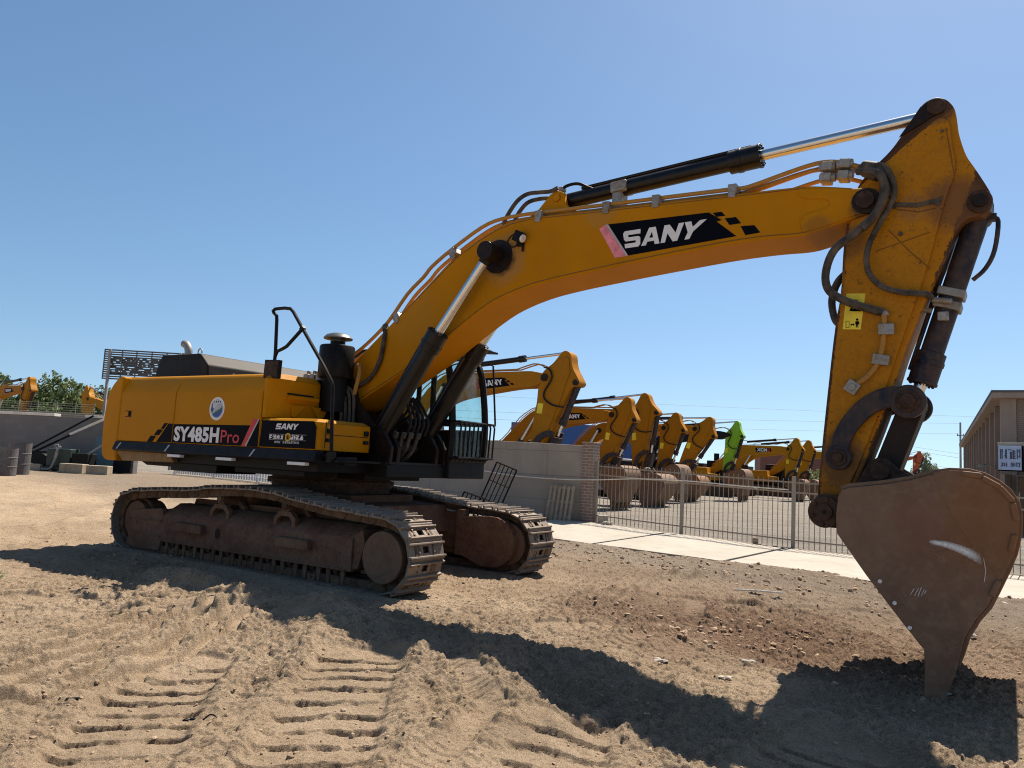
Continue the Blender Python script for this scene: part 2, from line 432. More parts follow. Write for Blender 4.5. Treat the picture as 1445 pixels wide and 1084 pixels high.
def poly_sd(x, y, pts):
    """signed lateral offset, arc length along, for a polyline"""
    best = np.full(x.shape, 1e9); lat = np.zeros_like(x); arc = np.zeros_like(x); s0 = 0
    for (x0, y0), (x1, y1) in zip(pts, pts[1:]):
        dx, dy = x1-x0, y1-y0; L = math.hypot(dx, dy)
        tr = ((x-x0)*dx+(y-y0)*dy)/L; t = np.clip(tr, 0, L)
        px = x0+dx/L*t; py = y0+dy/L*t; d = np.hypot(x-px, y-py)
        m = d < best
        best = np.where(m, d, best); lat = np.where(m, ((x-x0)*dy-(y-y0)*dx)/L, lat); arc = np.where(m, s0+t, arc); s0 += L
    return best, lat, arc
def sstep(a, b, v):
    t = np.clip((v-a)/(b-a), 0, 1); return t*t*(3-2*t)
RUT = [([(-4.9+.27*k,3.9+.05*k),(-4.25+.25*k,4.9),(-3.75+.23*k,6.0),(-3.4+.2*k,7.0+.1*k)], .07, .115, .3, 0.) for k in range(7)]
RUT += [([(2.6+.3*k,11.5),(1.4+.3*k,10.1),(.7+.3*k,8.9)], .09, .05, .3, 0.) for k in range(3)]
LANES = RUT+[([(-1.75,3.0),(-1.96,4.12),(-2.19,5.13),(-2.27,5.9)], .34, .045, .235, 1.0),
         ([(-.93,3.0),(-.98,4.25),(-1.03,5.23),(-1.04,6.15)], .36, .045, .23, 1.0),
         ([(.15,3.4),(.3,4.3),(.45,5.0)], .30, .03, .23, .6), ([(-3.1,7.6),(-2.2,7.5),(-1.9,7.35)], .3, .02, .22, .4), ([(1.2,3.8),(1.6,4.6),(2.3,5.2)], .3, .02, .23, .45),
         ([(2.2,8.6),(1.4,7.9),(.4,7.5)], .16, .05, .2, .3), ([(-6.2,6.6),(-4.4,7.6),(-2.7,8.0)], .13, .03, .09, .22), ([(-6.0,6.0),(-4.2,7.0),(-2.6,7.4)], .13, .03, .09, .22), ([(.9,6.9),(1.9,7.9),(2.3,9.3)], .14, .03, .1, .25), ([(-.4,4.2),(.0,5.1),(-.3,6.0)], .12, .02, .08, .2), ([(1.5,9.6),(3.2,9.4),(4.8,9.7)], .14, .03, .1, .25),
         ([(-11,10.5),(-8.5,13.5),(-9,17),(-12,22)], .5, .05, .25, .2),
         ([(-8.5,10),(-6.7,14.8),(-7.5,18),(-9,22)], .4, .05, .25, .2)]
RIDGES = [([(-1.75,8.0),(-1.62,7.5),(-1.5,7.0),(-1.45,6.4)], .26, .10), ([(-.05,6.35),(-.05,5.85),(.1,5.3),(.35,4.95)], .26, .12),
          ([(-4.2,9.0),(-3.6,8.75),(-2.7,8.3)], .22, .07), ([(-3.85,8.98),(-3.7,8.95)], .16, .08), ([(-3.4,8.72),(-3.15,8.62)], .17, .09),
          ([(1.3,7.2),(2.3,7.6),(3.0,8.6)], .3, .05), ([(2.2,6.75),(2.6,6.5)], .25, .05), ([(3.9,6.6),(4.6,6.7)], .3, .07), ([(-.6,8.2),(.6,8.6),(1.6,9.2)], .3, .04),
          ([(1.6,10.4),(2.8,10.2),(4.5,10.4)], .4, .05), ([(.9,6.4),(1.5,6.0),(2.1,5.6)], .3, .06)]
def ground_z(x, y, fine=True):
    x = np.asarray(x, float).ravel(); y = np.asarray(y, float).ravel()
    r = np.hypot(x, y); nr = r < 31; z = np.empty_like(x)
    if (~nr).any(): z[~nr] = base_z(x[~nr], y[~nr])
    if nr.any(): z[nr] = ground_near(x[nr], y[nr], fine)
    return z
def ground_near(x, y, fine=True):
    z = base_z(x, y)
    r = np.hypot(x, y)
    near = 1-sstep(14, 30, r)
    # flat under the tracks
    lx = (x-ORG.x)*U.x+(y-ORG.y)*U.y; ly = (x-ORG.x)*V.x+(y-ORG.y)*V.y
    tr = np.maximum(1-sstep(0, .45, np.maximum(np.abs(lx+.55)-2.6, np.abs(np.abs(ly)-1.25)-.34)), 0)
    z = z+.045*np.exp(-((np.abs(np.abs(ly)-1.25)-.42)/.16)**2)*sstep(.3, -.2, np.abs(lx+.55)-2.9)
    rough = near*(1-.93*tr)
    yard = sstep(-.3, .6, (x-4)*.577+(y-17.85)*.816)       # behind the fence it is flat gravel
    rough = rough*(1-.6*yard)
    z = z+rough*(.07*fbm(x, y, .33, 3, 3)+.045*fbm(x, y, 1.1, 4, 11, .55))
    if not fine: return z
    lanes = np.zeros_like(x); smooth = np.zeros_like(x)
    X_, Y_, Z_, S_ = x, y, z, smooth
    for pts, w, dep, pitch, barw in LANES:
        P_ = np.array(pts); sel = (X_ > P_[:, 0].min()-w-.6) & (X_ < P_[:, 0].max()+w+.6) & (Y_ > P_[:, 1].min()-w-.6) & (Y_ < P_[:, 1].max()+w+.6)
        if not sel.any(): continue
        x, y, z, smooth, rough_ = X_[sel], Y_[sel], Z_[sel], S_[sel], rough[sel]
        d, lat, arc = poly_sd(x, y, pts)
        lat = lat+.03*fbm(x, y, 2.2, 2, 31)
        ins = 1-sstep(w*.86, w*1.08, np.abs(lat)+np.maximum(d-np.abs(lat), 0)*2)
        ph = arc/pitch+.14*fbm(x, y, 1.4, 2, 5)+.13*fbm(x, y, 9, 3, 15, .6)
        saw = ph-np.floor(ph)
        tren = np.where(saw < .12, saw/.12, np.where(saw < .33, 1., np.where(saw < .37, 1-(saw-.33)/.04, 0)))*(saw < .37)
        keep = sstep(-.3, .15, fbm(x, y, 3.3, 4, 77, .6))
        z = z+ins*(-dep*.4-barw*.056*tren*(.2+.8*keep))
        berm = np.exp(-((np.abs(lat)-w*1.25)/(.10))**2)*np.exp(-np.maximum(d-np.abs(lat), 0)*6)
        z = z+rough_*berm*.05*(.6+.8*fbm(x, y, 3, 3, 21))
        smooth = np.maximum(smooth, ins*(1-.75*tren*barw))
        Z_[sel] = z; S_[sel] = smooth
    x, y, z, smooth = X_, Y_, Z_, S_
    for pts, w, h in RIDGES:
        d, lat, arc = poly_sd(x, y, pts)
        dd = d+.12*fbm(x, y, 2.5, 3, 41)
        z = z+h*np.exp(-(np.maximum(dd, 0)/w)**2)
    dirt = near*(1-.8*tr)*(1-.65*yard)
    fade = 1-.85*sstep(8.5, 15, np.hypot(x, y))
    clod = sstep(-.45, .4, fbm(x, y, .8, 3, 51))
    crumb = sstep(.06, .20, fbm(x, y, 8, 3, 101, .6)+.25*clod-.22)
    crumb2 = sstep(.10, .22, fbm(x, y, 21, 2, 111, .6)+.2*clod-.2)
    z = z+dirt*(1-.88*smooth)*(.016*crumb+.011*fade*crumb2)
    z = z+dirt*(1-.85*smooth)*(.020*fbm(x, y, 3.6, 4, 61, .6)+.05*clod*np.maximum(fbm(x, y, 5.2, 4, 71, .62), 0)**1.25+.026*fade*clod*fbm(x, y, 15, 3, 81, .6, True))
    z = z+dirt*(1-.5*smooth)*fade*(.009*fbm(x, y, 30, 2, 91, .65)+.004*fbm(x, y, 47, 2, 93, .6))
    sd = (x-F0.x)*FN.x+(y-F0.y)*FN.y; al = (x-F0.x)*FE.x+(y-F0.y)*FE.y
    bed = sstep(-.12, -.24, sd)*sstep(-3.72, -3.62, sd)*sstep(6.2, 5.8, al)
    return z-.10*bed
def gz(x, y): return float(ground_z(np.array([x], float), np.array([y], float))[0])

def axis(lo, fa, fb, hi, step, grow=1.09, cap=30, mid=0., g2=1.01):
    a = list(np.arange(fa, fb+1e-6, step)); s = step; v = a[-1]
    while v < hi: s = min(s*(g2 if v < fb+mid else grow), cap); v += s; a.append(v)
    s = step; v = fa; L = []; md = mid if lo < -100 else 0
    while v > lo: s = min(s*(g2 if v > fa-md else grow), cap); v -= s; L.append(v)
    return np.array(L[::-1]+a)
def side_mask(x, y): return (x-F0.x)*FN.x+(y-F0.y)*FN.y     # <0 on our side of the fence
def build_ground():
    xs = axis(-420, -4.4, 4.4, 420, .0105, 1.05, mid=4.5, g2=1.012); ys = axis(-60, 3.5, 8.2, 620, .0105, 1.05, mid=8, g2=1.008)
    X, Y = np.meshgrid(xs, ys); Z = ground_z(X.ravel(), Y.ravel()).reshape(X.shape)
    # bed of the pavement lies under the slab
    s = side_mask(X, Y)
    nx, ny = len(xs), len(ys)
    co = np.stack([X, Y, Z], -1).reshape(-1, 3)
    idx = np.arange(nx*ny).reshape(ny, nx)
    q = np.stack([idx[:-1, :-1], idx[:-1, 1:], idx[1:, 1:], idx[1:, :-1]], -1).reshape(-1, 4)
    me = bpy.data.meshes.new('ground'); me.vertices.add(len(co)); me.vertices.foreach_set('co', co.ravel())
    me.loops.add(q.size); me.loops.foreach_set('vertex_index', q.ravel().astype(np.int32))
    me.polygons.add(len(q)); me.polygons.foreach_set('loop_start', np.arange(0, q.size, 4, dtype=np.int32))
    me.polygons.foreach_set('use_smooth', np.ones(len(q), bool))
    me.update(calc_edges=True)
    m = Mat('sandy_ground'); P = m.obj()
    f0 = m.noise(.25, 4, .6); f1 = m.noise(1.1, 6, .65); f2 = m.noise(7, 7, .7); f3 = m.noise(45, 6, .75); f4 = m.noise(120, 4, .75)
    sand = m.mix(m.ramp(f1, .3, .7), (.43, .31, .198), (.545, .405, .272))
    sand = m.mix(m.ramp(f2, .45, .75, 0, .55), sand, (.35, .235, .143))
    red = m.mix(m.ramp(f2, .35, .65), (.18, .10, .062), (.27, .165, .105))
    gravel = m.mix(m.ramp(f2, .3, .7), (.18, .142, .106), (.26, .208, .158))
    sx = m.n('ShaderNodeSeparateXYZ'); m.l(P, sx.inputs[0])
    def dist(cx, cy, rx, ry, a, b):
        dx = m.math('MULTIPLY', m.math('SUBTRACT', sx.outputs[0], cx), 1/rx); dy = m.math('MULTIPLY', m.math('SUBTRACT', sx.outputs[1], cy), 1/ry)
        d = m.math('SQRT', m.math('ADD', m.math('MULTIPLY', dx, dx), m.math('MULTIPLY', dy, dy)))
        return m.ramp(m.math('ADD', d, m.math('MULTIPLY', m.math('SUBTRACT', f1, .5), 1.2)), a, b, 1, 0)
    c = m.mix(m.math('MULTIPLY', dist(2.3, 8.3, 1.9, 1.6, .45, 1.15), .9), sand, red)
    c = m.mix(m.math('MULTIPLY', dist(3.0, 10.2, 4.2, 2.6, .5, 1.1), .5), c, (.25, .172, .115))
    c = m.mix(m.math('MULTIPLY', dist(4.3, 7.6, 2.4, 1.7, .6, 1.1), .5), c, red)
    # grey gravel toward the pavement and everywhere beyond the fence
    ln = m.math('ADD', m.math('MULTIPLY', m.math('SUBTRACT', sx.outputs[0], F0.x), FN.x), m.math('MULTIPLY', m.math('SUBTRACT', sx.outputs[1], F0.y), FN.y))
    ln = m.math('ADD', ln, m.math('MULTIPLY', m.math('SUBTRACT', f1, .5), 2.6))
    c = m.mix(m.ramp(ln, -7.6, -5.2, 0, .85), c, gravel)
    yardc = m.mix(m.ramp(f1, .3, .7), (.22, .192, .16), (.29, .255, .21))
    mpp = m.n('ShaderNodeMapping'); m.l(P, mpp.inputs['Vector']); mpp.inputs['Rotation'].default_value = (0, 0, R(35)); mpp.inputs['Scale'].default_value = (.22, 1.6, 1)
    sf1 = m.noise(1.0, 6, .7, mpp.outputs[0]); yardc = m.mix(m.ramp(sf1, .45, .68, 0, .75), yardc, (.13, .11, .088))
    c = m.mix(m.ramp(f0, .46, .66, 0, .55), c, (.235, .16, .10))
    c = m.mix(m.ramp(ln, -1.2, 0.6), c, yardc)
    c = m.mix(m.ramp(m.math('ADD', m.math('MULTIPLY', f3, .6), m.math('MULTIPLY', f2, .4)), .53, .66, 0, .8), c, (.12, .075, .045))
    c = m.mix(m.ramp(f4, .55, .8, 0, .4), c, (.5, .4, .3)); c = m.mix(m.ramp(f4, .46, .33, 0, .75), c, (.11, .07, .042))
    nb = m.bump(f2, .6, .05); nb = m.bump(f3, 1., .028, nb); nb = m.bump(f4, 1., .016, nb)
    mt = m.set(c, .95, 0, nb, spec=.15)
    me.materials.append(mt)
    o = bpy.data.objects.new('ground', me); COL.objects.link(o); o['kind'] = 'structure'
    return o
build_ground()

def blob(b, c, r, seed, mi=0, sq=(1, 1, 1)):
    rr = random.Random(seed)
    ret = bmesh.ops.create_icosphere(b.bm, subdivisions=1, radius=1)
    rot = Matrix.Rotation(rr.random()*6.28, 3, Vector((rr.random()-.5, rr.random()-.5, rr.random()-.5)).normalized())
    s = Vector((r*sq[0]*(.7+.6*rr.random()), r*sq[1]*(.7+.6*rr.random()), r*sq[2]*(.5+.5*rr.random())))
    for v in ret['verts']:
        p = rot @ (v.co*(.8+.4*rr.random()))
        v.co = Vector((p.x*s.x, p.y*s.y, p.z*s.z))+Vector(c)
    for f in {f for v in ret['verts'] for f in v.link_faces}: f.material_index = mi
def scatter_stones():
    rr = random.Random(5); b = B(); P = []
    for i in range(2600):
        y = 3.6+9*rr.random()**1.7; x = (rr.random()-.5)*y*1.5
        r = .0035+.0017*y*rr.random()**2+.012*rr.random()**9
        P.append((x, y, r))
    for i in range(900):           # gravel margin by the pavement
        t = -3+9*rr.random(); o = -3.85-2.4*rr.random()
        p = F0+FE*t+FN*o; P.append((p.x, p.y, .008+.035*rr.random()**4))
    for i in range(260):
        P.append((2.3+rr.gauss(0, .7), 8.0+rr.gauss(0, .55), .01+.03*rr.random()**3))
    X = np.array([p[0] for p in P]); Y = np.array([p[1] for p in P]); Z = ground_z(X, Y)
    for k, (x, y, r) in enumerate(P): blob(b, (x, y, Z[k]+r*.15), r, k)
    o = mk('loose_stones', b, dirty('dirt_clods', (.36, .25, .16), (.24, .16, .10), (.44, .33, .23), .95, 0, 3), smooth=False)
    tag(o, 'small stones and clods scattered over the sandy ground', 'stones', kind='stuff')
scatter_stones()

# ------------------------------------------------------------------ lettering
SANY = [(0, [(0,0),(1.05,0),(1.2,.13),(1.2,.5),(1.08,.61),(.34,.61),(.34,.75),(1.2,.75),(1.2,1),(.14,1),(0,.87),(0,.5),(.12,.39),(.86,.39),(.86,.25),(0,.25)]),
        (1.28, [(0,0),(.5,1),(.93,1),(1.42,0),(1.05,0),(.96,.2),(.46,.2),(.37,0)]),
        (2.78, [(0,0),(.34,0),(.34,.52),(.92,0),(1.26,0),(1.26,1),(.92,1),(.92,.48),(.34,1),(0,1)]),
        (4.08, [(.5,0),(.86,0),(.86,.4),(1.36,1),(.95,1),(.68,.66),(.41,1),(0,1),(.5,.4)])]
SANYW = 5.44
def flat(b, pts, y, th, mi, fmap):
    """thin plate with its face toward -y; fmap maps (a,b) -> (x,z)"""
    b.prism([fmap(p) for p in pts], y-th, y, 'y', mi)
def quadmap(p00, p10, p11, p01, w=1., h=1.):
    def f(p):
        a, c = p[0]/w, p[1]/h
        x = (1-a)*(1-c)*p00[0]+a*(1-c)*p10[0]+a*c*p11[0]+(1-a)*c*p01[0]
        z = (1-a)*(1-c)*p00[1]+a*(1-c)*p10[1]+a*c*p11[1]+(1-a)*c*p01[1]
        return (x, z)
    return f
def sany(b, y, fm, mi, bg):
    """SANY in a 5.44 x 1 unit frame, fm maps that frame; bg index fills the hole of the A"""
    for dx, pl in SANY: flat(b, [(dx+p[0], p[1]) for p in pl], y, .003, mi, fm)
    flat(b, [(1.28+.58, .4), (1.28+.86, .4), (1.28+.72, .74)], y-.0031, .0012, bg, fm)
def text_mesh(body, box, y, mi, b, off=0., shear=0.):
    """Blender's own font fitted to box (x0,z0,x1,z1) on plane y, facing -y"""
    cu = bpy.data.curves.new('tmp', 'FONT'); cu.body = body; cu.size = 1; cu.offset = off; cu.shear = shear; cu.extrude = .02; cu.resolution_u = 3; cu.space_character = 1.0+off*1.6
    ob = bpy.data.objects.new('tmp', cu); COL.objects.link(ob)
    me = bpy.data.meshes.new_from_object(ob.evaluated_get(bpy.context.evaluated_depsgraph_get()))
    bpy.data.objects.remove(ob); bpy.data.curves.remove(cu)
    xs = [v.co.x for v in me.vertices]; ys = [v.co.y for v in me.vertices]; x0, x1, y0, y1 = min(xs), max(xs), min(ys), max(ys)
    n0 = len(b.bm.verts); f0 = len(b.bm.faces)
    b.bm.from_mesh(me); b.bm.verts.ensure_lookup_table(); b.bm.faces.ensure_lookup_table()
    for v in b.bm.verts[n0:]:
        v.co = Vector((box[0]+(v.co.x-x0)/(x1-x0)*(box[2]-box[0]), y-.0015-(v.co.z+.02)*.04, box[1]+(v.co.y-y0)/(y1-y0)*(box[3]-box[1])))
    for f in b.bm.faces[f0:]: f.material_index = mi
    bpy.data.meshes.remove(me)
def glyph(b, seed, box, y, mi, th=.12):
    """one illegible ideograph built of strokes, as blurred in the photograph"""
    rr = random.Random(seed); x0, z0, x1, z1 = box; w = x1-x0; h = z1-z0; t = th*h
    k = 0
    def bar(a, c, d, e):
        nonlocal k
        k += 1; b.rng(x0+a*w, x0+d*w, y-.003-.0004*k, y, z0+c*h, z0+e*h, mi)
    for c in sorted(rr.sample([.02, .25, .48, .7, .88], rr.choice([3, 4]))):
        a = rr.choice([0, .1, .45]); bar(a, c, rr.choice([.95, 1, .9]), c+th)
    for a in rr.sample([.05, .3, .52, .82], 2): bar(a, rr.choice([0, .1]), a+th*h/w, rr.choice([.9, 1, .75]))

# ------------------------------------------------------------------ the big excavator
EX = empty('excavator', ORG, -YAW, 'big clean yellow crawler excavator with long raised boom and rusty bucket dug into the sand', 'excavator', None)

def loop_resample(pts, n):
    P = [Vector(p) for p in pts]; P.append(P[0]); L = [0]
    for a, c in zip(P, P[1:]): L.append(L[-1]+(c-a).length)
    out = []
    for k in range(n):
        s = L[-1]*k/n; i = max(j for j in range(len(L)-1) if L[j] <= s)
        out.append(P[i].lerp(P[i+1], (s-L[i])/(L[i+1]-L[i])))
    return out, L[-1]/n
def track_loop(sag=True):
    top = [(1.8,.90),(1.48,.92),(1.0,.945),(.54,.99),(.27,1.02),(.05,1.055),(-.2,1.075),(-.68,1.08),(-1.1,1.055),(-1.37,1.03),(-1.72,.99),(-2.16,.96),(-2.6,.935),(-2.95,.90)]
    pts = [p for p in top]
    for k in range(1, 12):
        a = R(90+180*k/12); pts.append((-2.99+.445*math.cos(a), .45+.45*math.sin(a)))
    for k in range(13): pts.append((-2.95+4.75*k/12, .0))
    for k in range(1, 12):
        a = R(-90+180*k/12); pts.append((1.79+.44*math.cos(a), .445+.445*math.sin(a)))
    return catmull(pts, 3, True)
def shoe_mesh():
    b = B(); w = .30; p = .228
    # plate with a clean-out hole in the middle
    b.rng(-p/2+.004, p/2-.004, -w, -.05, -.022, 0); b.rng(-p/2+.004, p/2-.004, .05, w, -.022, 0)
    b.rng(-p/2+.004, -.035, -.05, .05, -.022, 0); b.rng(.035, p/2-.004, -.05, .05, -.022, 0)
    for x in (-.082, .062):
        b.prism([(x-.016, -.001), (x-.009, .034), (x+.009, .034), (x+.016, -.001)], -w, w, 'y')
    b.prism([(p/2-.03, -.001), (p/2-.006, .012), (p/2+.018, .002), (p/2+.018, -.016), (p/2-.006, -.012)], -w+.01, w-.01, 'y')
    for y in (-.125, .125):
        for x in (-.03, .032): b.cyl((x, y, -.001), (x, y, .016), .014, n=6)
    return b
def link_chain(b, P, n, yc):
    N = len(P)
    for k in range(N):
        a, c = P[k], P[(k+1) % N]; t = (c-a).normalized(); nn = Vector((t[1], -t[0]))
        for y in (yc-.175, yc-.115, yc+.115, yc+.175):
            o = .006 if abs(y-yc) > .15 else -.006
            poly = [a+t*.0-nn*.035, a+t*.02-nn*.032, c-t*.02-nn*.032, c-nn*.035, c-nn*.10+t*.03, c-nn*.145, a+t*.06-nn*.15, a-nn*.14-t*.02, a-nn*.10-t*.03]
            b.prism([tuple(q) for q in poly], y-.016, y+.016, 'y')
            m = a-nn*.092
            b.cyl((m[0], y-.022, m[1]), (m[0], y+.022, m[1]), .034, n=8)
        m = a-nn*.092; b.cyl((m[0], yc-.2, m[1]), (m[0], yc+.2, m[1]), .02, n=8)
def build_track(side):
    yc = -1.25 if side < 0 else 1.25
    n = 54
    P, pitch = loop_resample(track_loop(), n)
    # chain positions sit at shoe ends
    b = B(); link_chain(b, P, n, yc)
    tr = mk('crawler_track', b, M['chain'], EX, 0, True, 35)
    proto = None
    for k in range(n):
        a, c = P[k], P[(k+1) % n]
        t = (c-a); L = t.length; t = t/L; nn = Vector((t[1], -t[0])); m = (a+c)/2-nn*.034
        if SHOE['o'] is None:
            SHOE['o'] = o = mk('track_shoe', shoe_mesh(), M['shoe'], tr, .003, True, 35, 1)
        else:
            o = SHOE['o'].copy(); COL.objects.link(o); o.parent = tr
        X = Vector((t[0], 0, t[1])); Zv = Vector((nn[0], 0, nn[1])); Y = Zv.cross(X)
        mt = Matrix((X, Y, Zv)).transposed().to_4x4(); mt.translation = (m[0], yc, m[1])
        o.matrix_local = mt @ Matrix.Rotation(R(random.uniform(-1.2, 1.2)), 4, 'X')
    tr.location = (.05, 0, -.03)
    # frame
    s = -1 if side < 0 else 1
    f = B()
    prof = [(s*1.47, .22), (s*1.47, .56), (s*1.44, .60), (s*1.22, .73), (s*1.05, .73), (s*1.02, .22)]
    f.prism(prof, -2.28, 1.28, 'x')
    f.prism([(1.26, .24), (1.36, .26), (1.44, .55), (1.40, .70), (1.26, .62)], s*1.44, s*1.06, 'y')
    f.prism([(-2.27, .30), (-3.1, .36), (-3.1, .55), (-2.27, .66)], s*1.38, s*1.12, 'y')
    # inner beam and drive motor cover
    f.prism([(-2.4, .3), (1.1, .3), (1.1, .80), (-2.2, .80)], s*1.03, s*.95, 'y')
    d = [(1.0, .85), (1.12, .85), (1.12, .76), (1.55, .79)]
    for k in range(0, 9):
        a = R(80-20*k); d.append((1.62+.34*math.cos(a), .45+.34*math.sin(a)))
    d += [(1.45, .11), (1.12, .22), (1.0, .22)]
    f.prism(d, s*1.0, s*.86, 'y')
    for q in ((1.16, .70), (1.16, .28), (1.4, .74), (1.62, .70), (1.82, .62), (1.55, .18)): f.cyl((q[0], s*.86, q[1]), (q[0], s*.845, q[1]), .022, n=8)
    # lower lip, steps, slot surround, ribs
    f.prism([(-2.2, .22), (1.2, .22), (1.2, .245), (-2.2, .245)], s*1.475, s*1.49, 'y')
    fr = mk('track_frame', f, M['frame'], EX, .012); fr.location = (.05, 0, -.03)
    for x0, x1 in ((-1.93, -1.32), (.08, .66)):
        g = B(); g.prism([(x0, .40), (x1, .40), (x1, .43), (x1, .505), (x0, .505)], s*1.465, s*1.56, 'y')
        g.prism([(x0+.02, .50), (x1-.02, .50), (x1-.02, .512), (x0+.02, .512)], s*1.48, s*1.55, 'y')
        mk('step_box', g, M['frame'], fr, .008)
    g = B(); g.prism([(-1.13, .38), (-1.08, .36), (-1.04, .38), (-1.04, .47), (-1.08, .50), (-1.13, .47)], s*1.468, s*1.474, 'y'); mk('drain_slot', g, M['dark'], fr)
    # carrier rollers and their arches
    for x in (-1.18, .06):
        g = B(); o2 = [(x-.2, .60), (x-.19, .72), (x-.1, .80), (x+.1, .80), (x+.19, .72), (x+.2, .60), (x+.14, .60), (x+.13, .69), (x+.07, .74), (x-.07, .74), (x-.13, .69), (x-.14, .60)]
        g.prism(o2, s*1.40, s*1.33, 'y'); g.prism([(p[0], p[1]+.04) for p in o2], s*1.16, s*1.1, 'y')
        g.prism([(x-.05, .79), (x-.06, .86), (x+.06, .86), (x+.05, .79)], s*1.39, s*1.1, 'y')
        mk('roller_bracket', g, M['frame'], fr, .006)
        g = B(); g.cyl((x, s*1.40, .87), (x, s*1.08, .87), .062); g.cyl((x, s*1.42, .87), (x, s*1.395, .87), .045); mk('carrier_roller', g, M['chain'], fr, .004)
    # lower rollers with guards
    for k in range(9):
        x = -2.05+k*.385
        g = B(); g.cyl((x, s*1.42, .225), (x, s*1.08, .225), .085); g.cyl((x, s*1.455, .225), (x, s*1.42, .225), .05); mk('track_roller', g, M['rust'], fr, .004)
    g = B()
    for k in range(9):
        x = -2.05+k*.385
        for dx, w in ((-.115, .035), (.115, .035)):
            g.prism([(x+dx-w, .225), (x+dx+w, .225), (x+dx+w*.6, .06), (x+dx-w*.5, .06)], s*1.455, s*1.43, 'y')
        g.prism([(x-.07, .12), (x+.07, .12), (x+.05, .05), (x-.05, .05)], s*1.45, s*1.425, 'y')
    g.prism([(-2.2, .04), (1.25, .04), (1.25, .09), (-2.2, .09)], s*1.425, s*1.405, 'y')
    mk('track_guard', g, M['frame'], fr, .004)
    # drive hub and idler with its cover
    g = B(); g.cyl((1.78, s*1.53, .435), (1.78, s*.98, .435), .285, n=36); mk('drive_hub', g, dirt_hub, fr, .012)
    g = B(); g.cyl((1.78, s*1.32, .435), (1.78, s*1.18, .435), .33, n=36)
    for k in range(24):
        a = 2*math.pi*k/24; g.box((1.78+.335*math.cos(a), s*1.25, .435+.335*math.sin(a)), (.05, .07, .045), Matrix.Rotation(-a, 3, 'Y'))
    mk('sprocket', g, M['rust'], fr)
    g = B(); g.cyl((-2.99, s*1.33, .45), (-2.99, s*1.17, .45), .31, n=36); g.cyl((-2.99, s*1.42, .45), (-2.99, s*1.08, .45), .27, n=36); mk('idler', g, M['frame'], fr, .01)
    g = B()
    g.prism([(-3.02, .12), (-2.9, .07), (-2.32, .09), (-2.28, .22), (-2.28, .62), (-2.32, .66), (-3.0, .60), (-3.06, .54), (-3.06, .2)], s*1.47, s*1.40, 'y')
    g.prism([(-3.03, .30), (-2.30, .27), (-2.30, .29), (-3.03, .325)], s*1.485, s*1.46, 'y'); g.prism([(-3.03, .47), (-2.30, .49), (-2.30, .505), (-3.03, .49)], s*1.485, s*1.46, 'y')
    g.rng(-2.92, -2.86, s*1.47, s*1.482, .40, .46)
    mk('idler_cover', g, M['frame'], fr, .012)
SHOE = {'o': None}
dirt_hub = dirty('rubbed_hub_steel', (.15, .085, .05), (.12, .07, .046), (.175, .12, .08), .7, .1, 4)
build_track(-1); build_track(1)

# carbody between the tracks
b = B(); b.rng(-1.5, .45, -.62, .62, .55, .98); b.prism([(-1.9, .5), (-1.1, .5), (-1.0, .92), (-1.7, .86)], -1.0, 1.0, 'y'); b.prism([(.1, .5), (.9, .5), (.75, .86), (0, .92)], -1.0, 1.0, 'y')
mk('carbody', b, M['frame'], EX, .015)
b = B(); b.cyl((-.55, 0, .97), (-.55, 0, 1.27), .82, n=40); b.cyl((-.55, 0, 1.08), (-.55, 0, 1.14), .88, n=40)
mk('swing_bearing', b, M['rust'], EX)

# --- upper structure
YS = -1.6
b = B(); b.rng(-3.15, .72, -1.5, 1.45, 1.27, 1.42); b.rng(.7, 1.02, -.62, 1.42, 1.24, 1.40); b.prism([(-3.2, 1.27), (-2.2, 1.27), (-2.3, 1.2), (-3.0, 1.2)], -1.3, 1.3, 'y')
b.rng(-2.2, -1.2, -1.45, -.8, 1.16, 1.27); b.rng(-.9, .4, -1.4, -.9, 1.2, 1.27); b.rng(.1, .6, -.55, .55, 1.18, 1.27)
mk('deck_frame', b, M['dark'], EX, .01)
b = B(); b.prism([(YS-.012, 1.525), (YS-.055, 1.41), (YS-.03, 1.385), (YS+.08, 1.385), (YS+.10, 1.525)], -3.32, .80, 'x')
mk('side_skirt', b, M['hood'], EX, .006)
b = B()
for x0, x1 in ((-2.0, -1.72), (-.97, -.66), (.36, .66)): b.rng(x0, x1, YS-.05, YS+.02, 1.345, 1.382)
mk_sep('reflector_plate', b, M['white'], EX, .003)
b = B()
for x in (-3.22, -2.07, -.33): b.prism([(x, 1.415), (x+.03, 1.415), (x+.075, 1.505), (x+.045, 1.505)], YS-.0535, YS-.02, 'y')
for f in b.bm.faces: pass
for v in b.bm.verts: v.co.y = YS-.012-.043*(1.525-v.co.z)/.115-(.004 if v.co.y < YS-.04 else -.01)
mk_sep('skirt_marker', b, M['grey'], EX)
# rear belly piece slanting under the counterweight
b = B(); b.prism([(-3.33, 1.40), (-2.05, 1.40), (-1.95, 1.27), (-3.16, 1.25), (-3.30, 1.36)], YS+.02, YS+.5, 'y'); mk('belly_pan', b, paint('muddy_belly_paint', (.25, .12, .02), .6, .9, .3), EX, .012)

# counterweight
b = B(); cwp = catmull([(-3.30, 2.47), (-3.42, 2.455), (-3.58, 2.33), (-3.68, 2.14), (-3.72, 1.8), (-3.70, 1.42), (-3.66, 1.30), (-3.55, 1.245), (-3.30, 1.245)], 3)
b.prism(cwp, YS, 1.6, 'y'); cw = mk('counterweight', b, M['yellow'], EX, .05, seg=4)
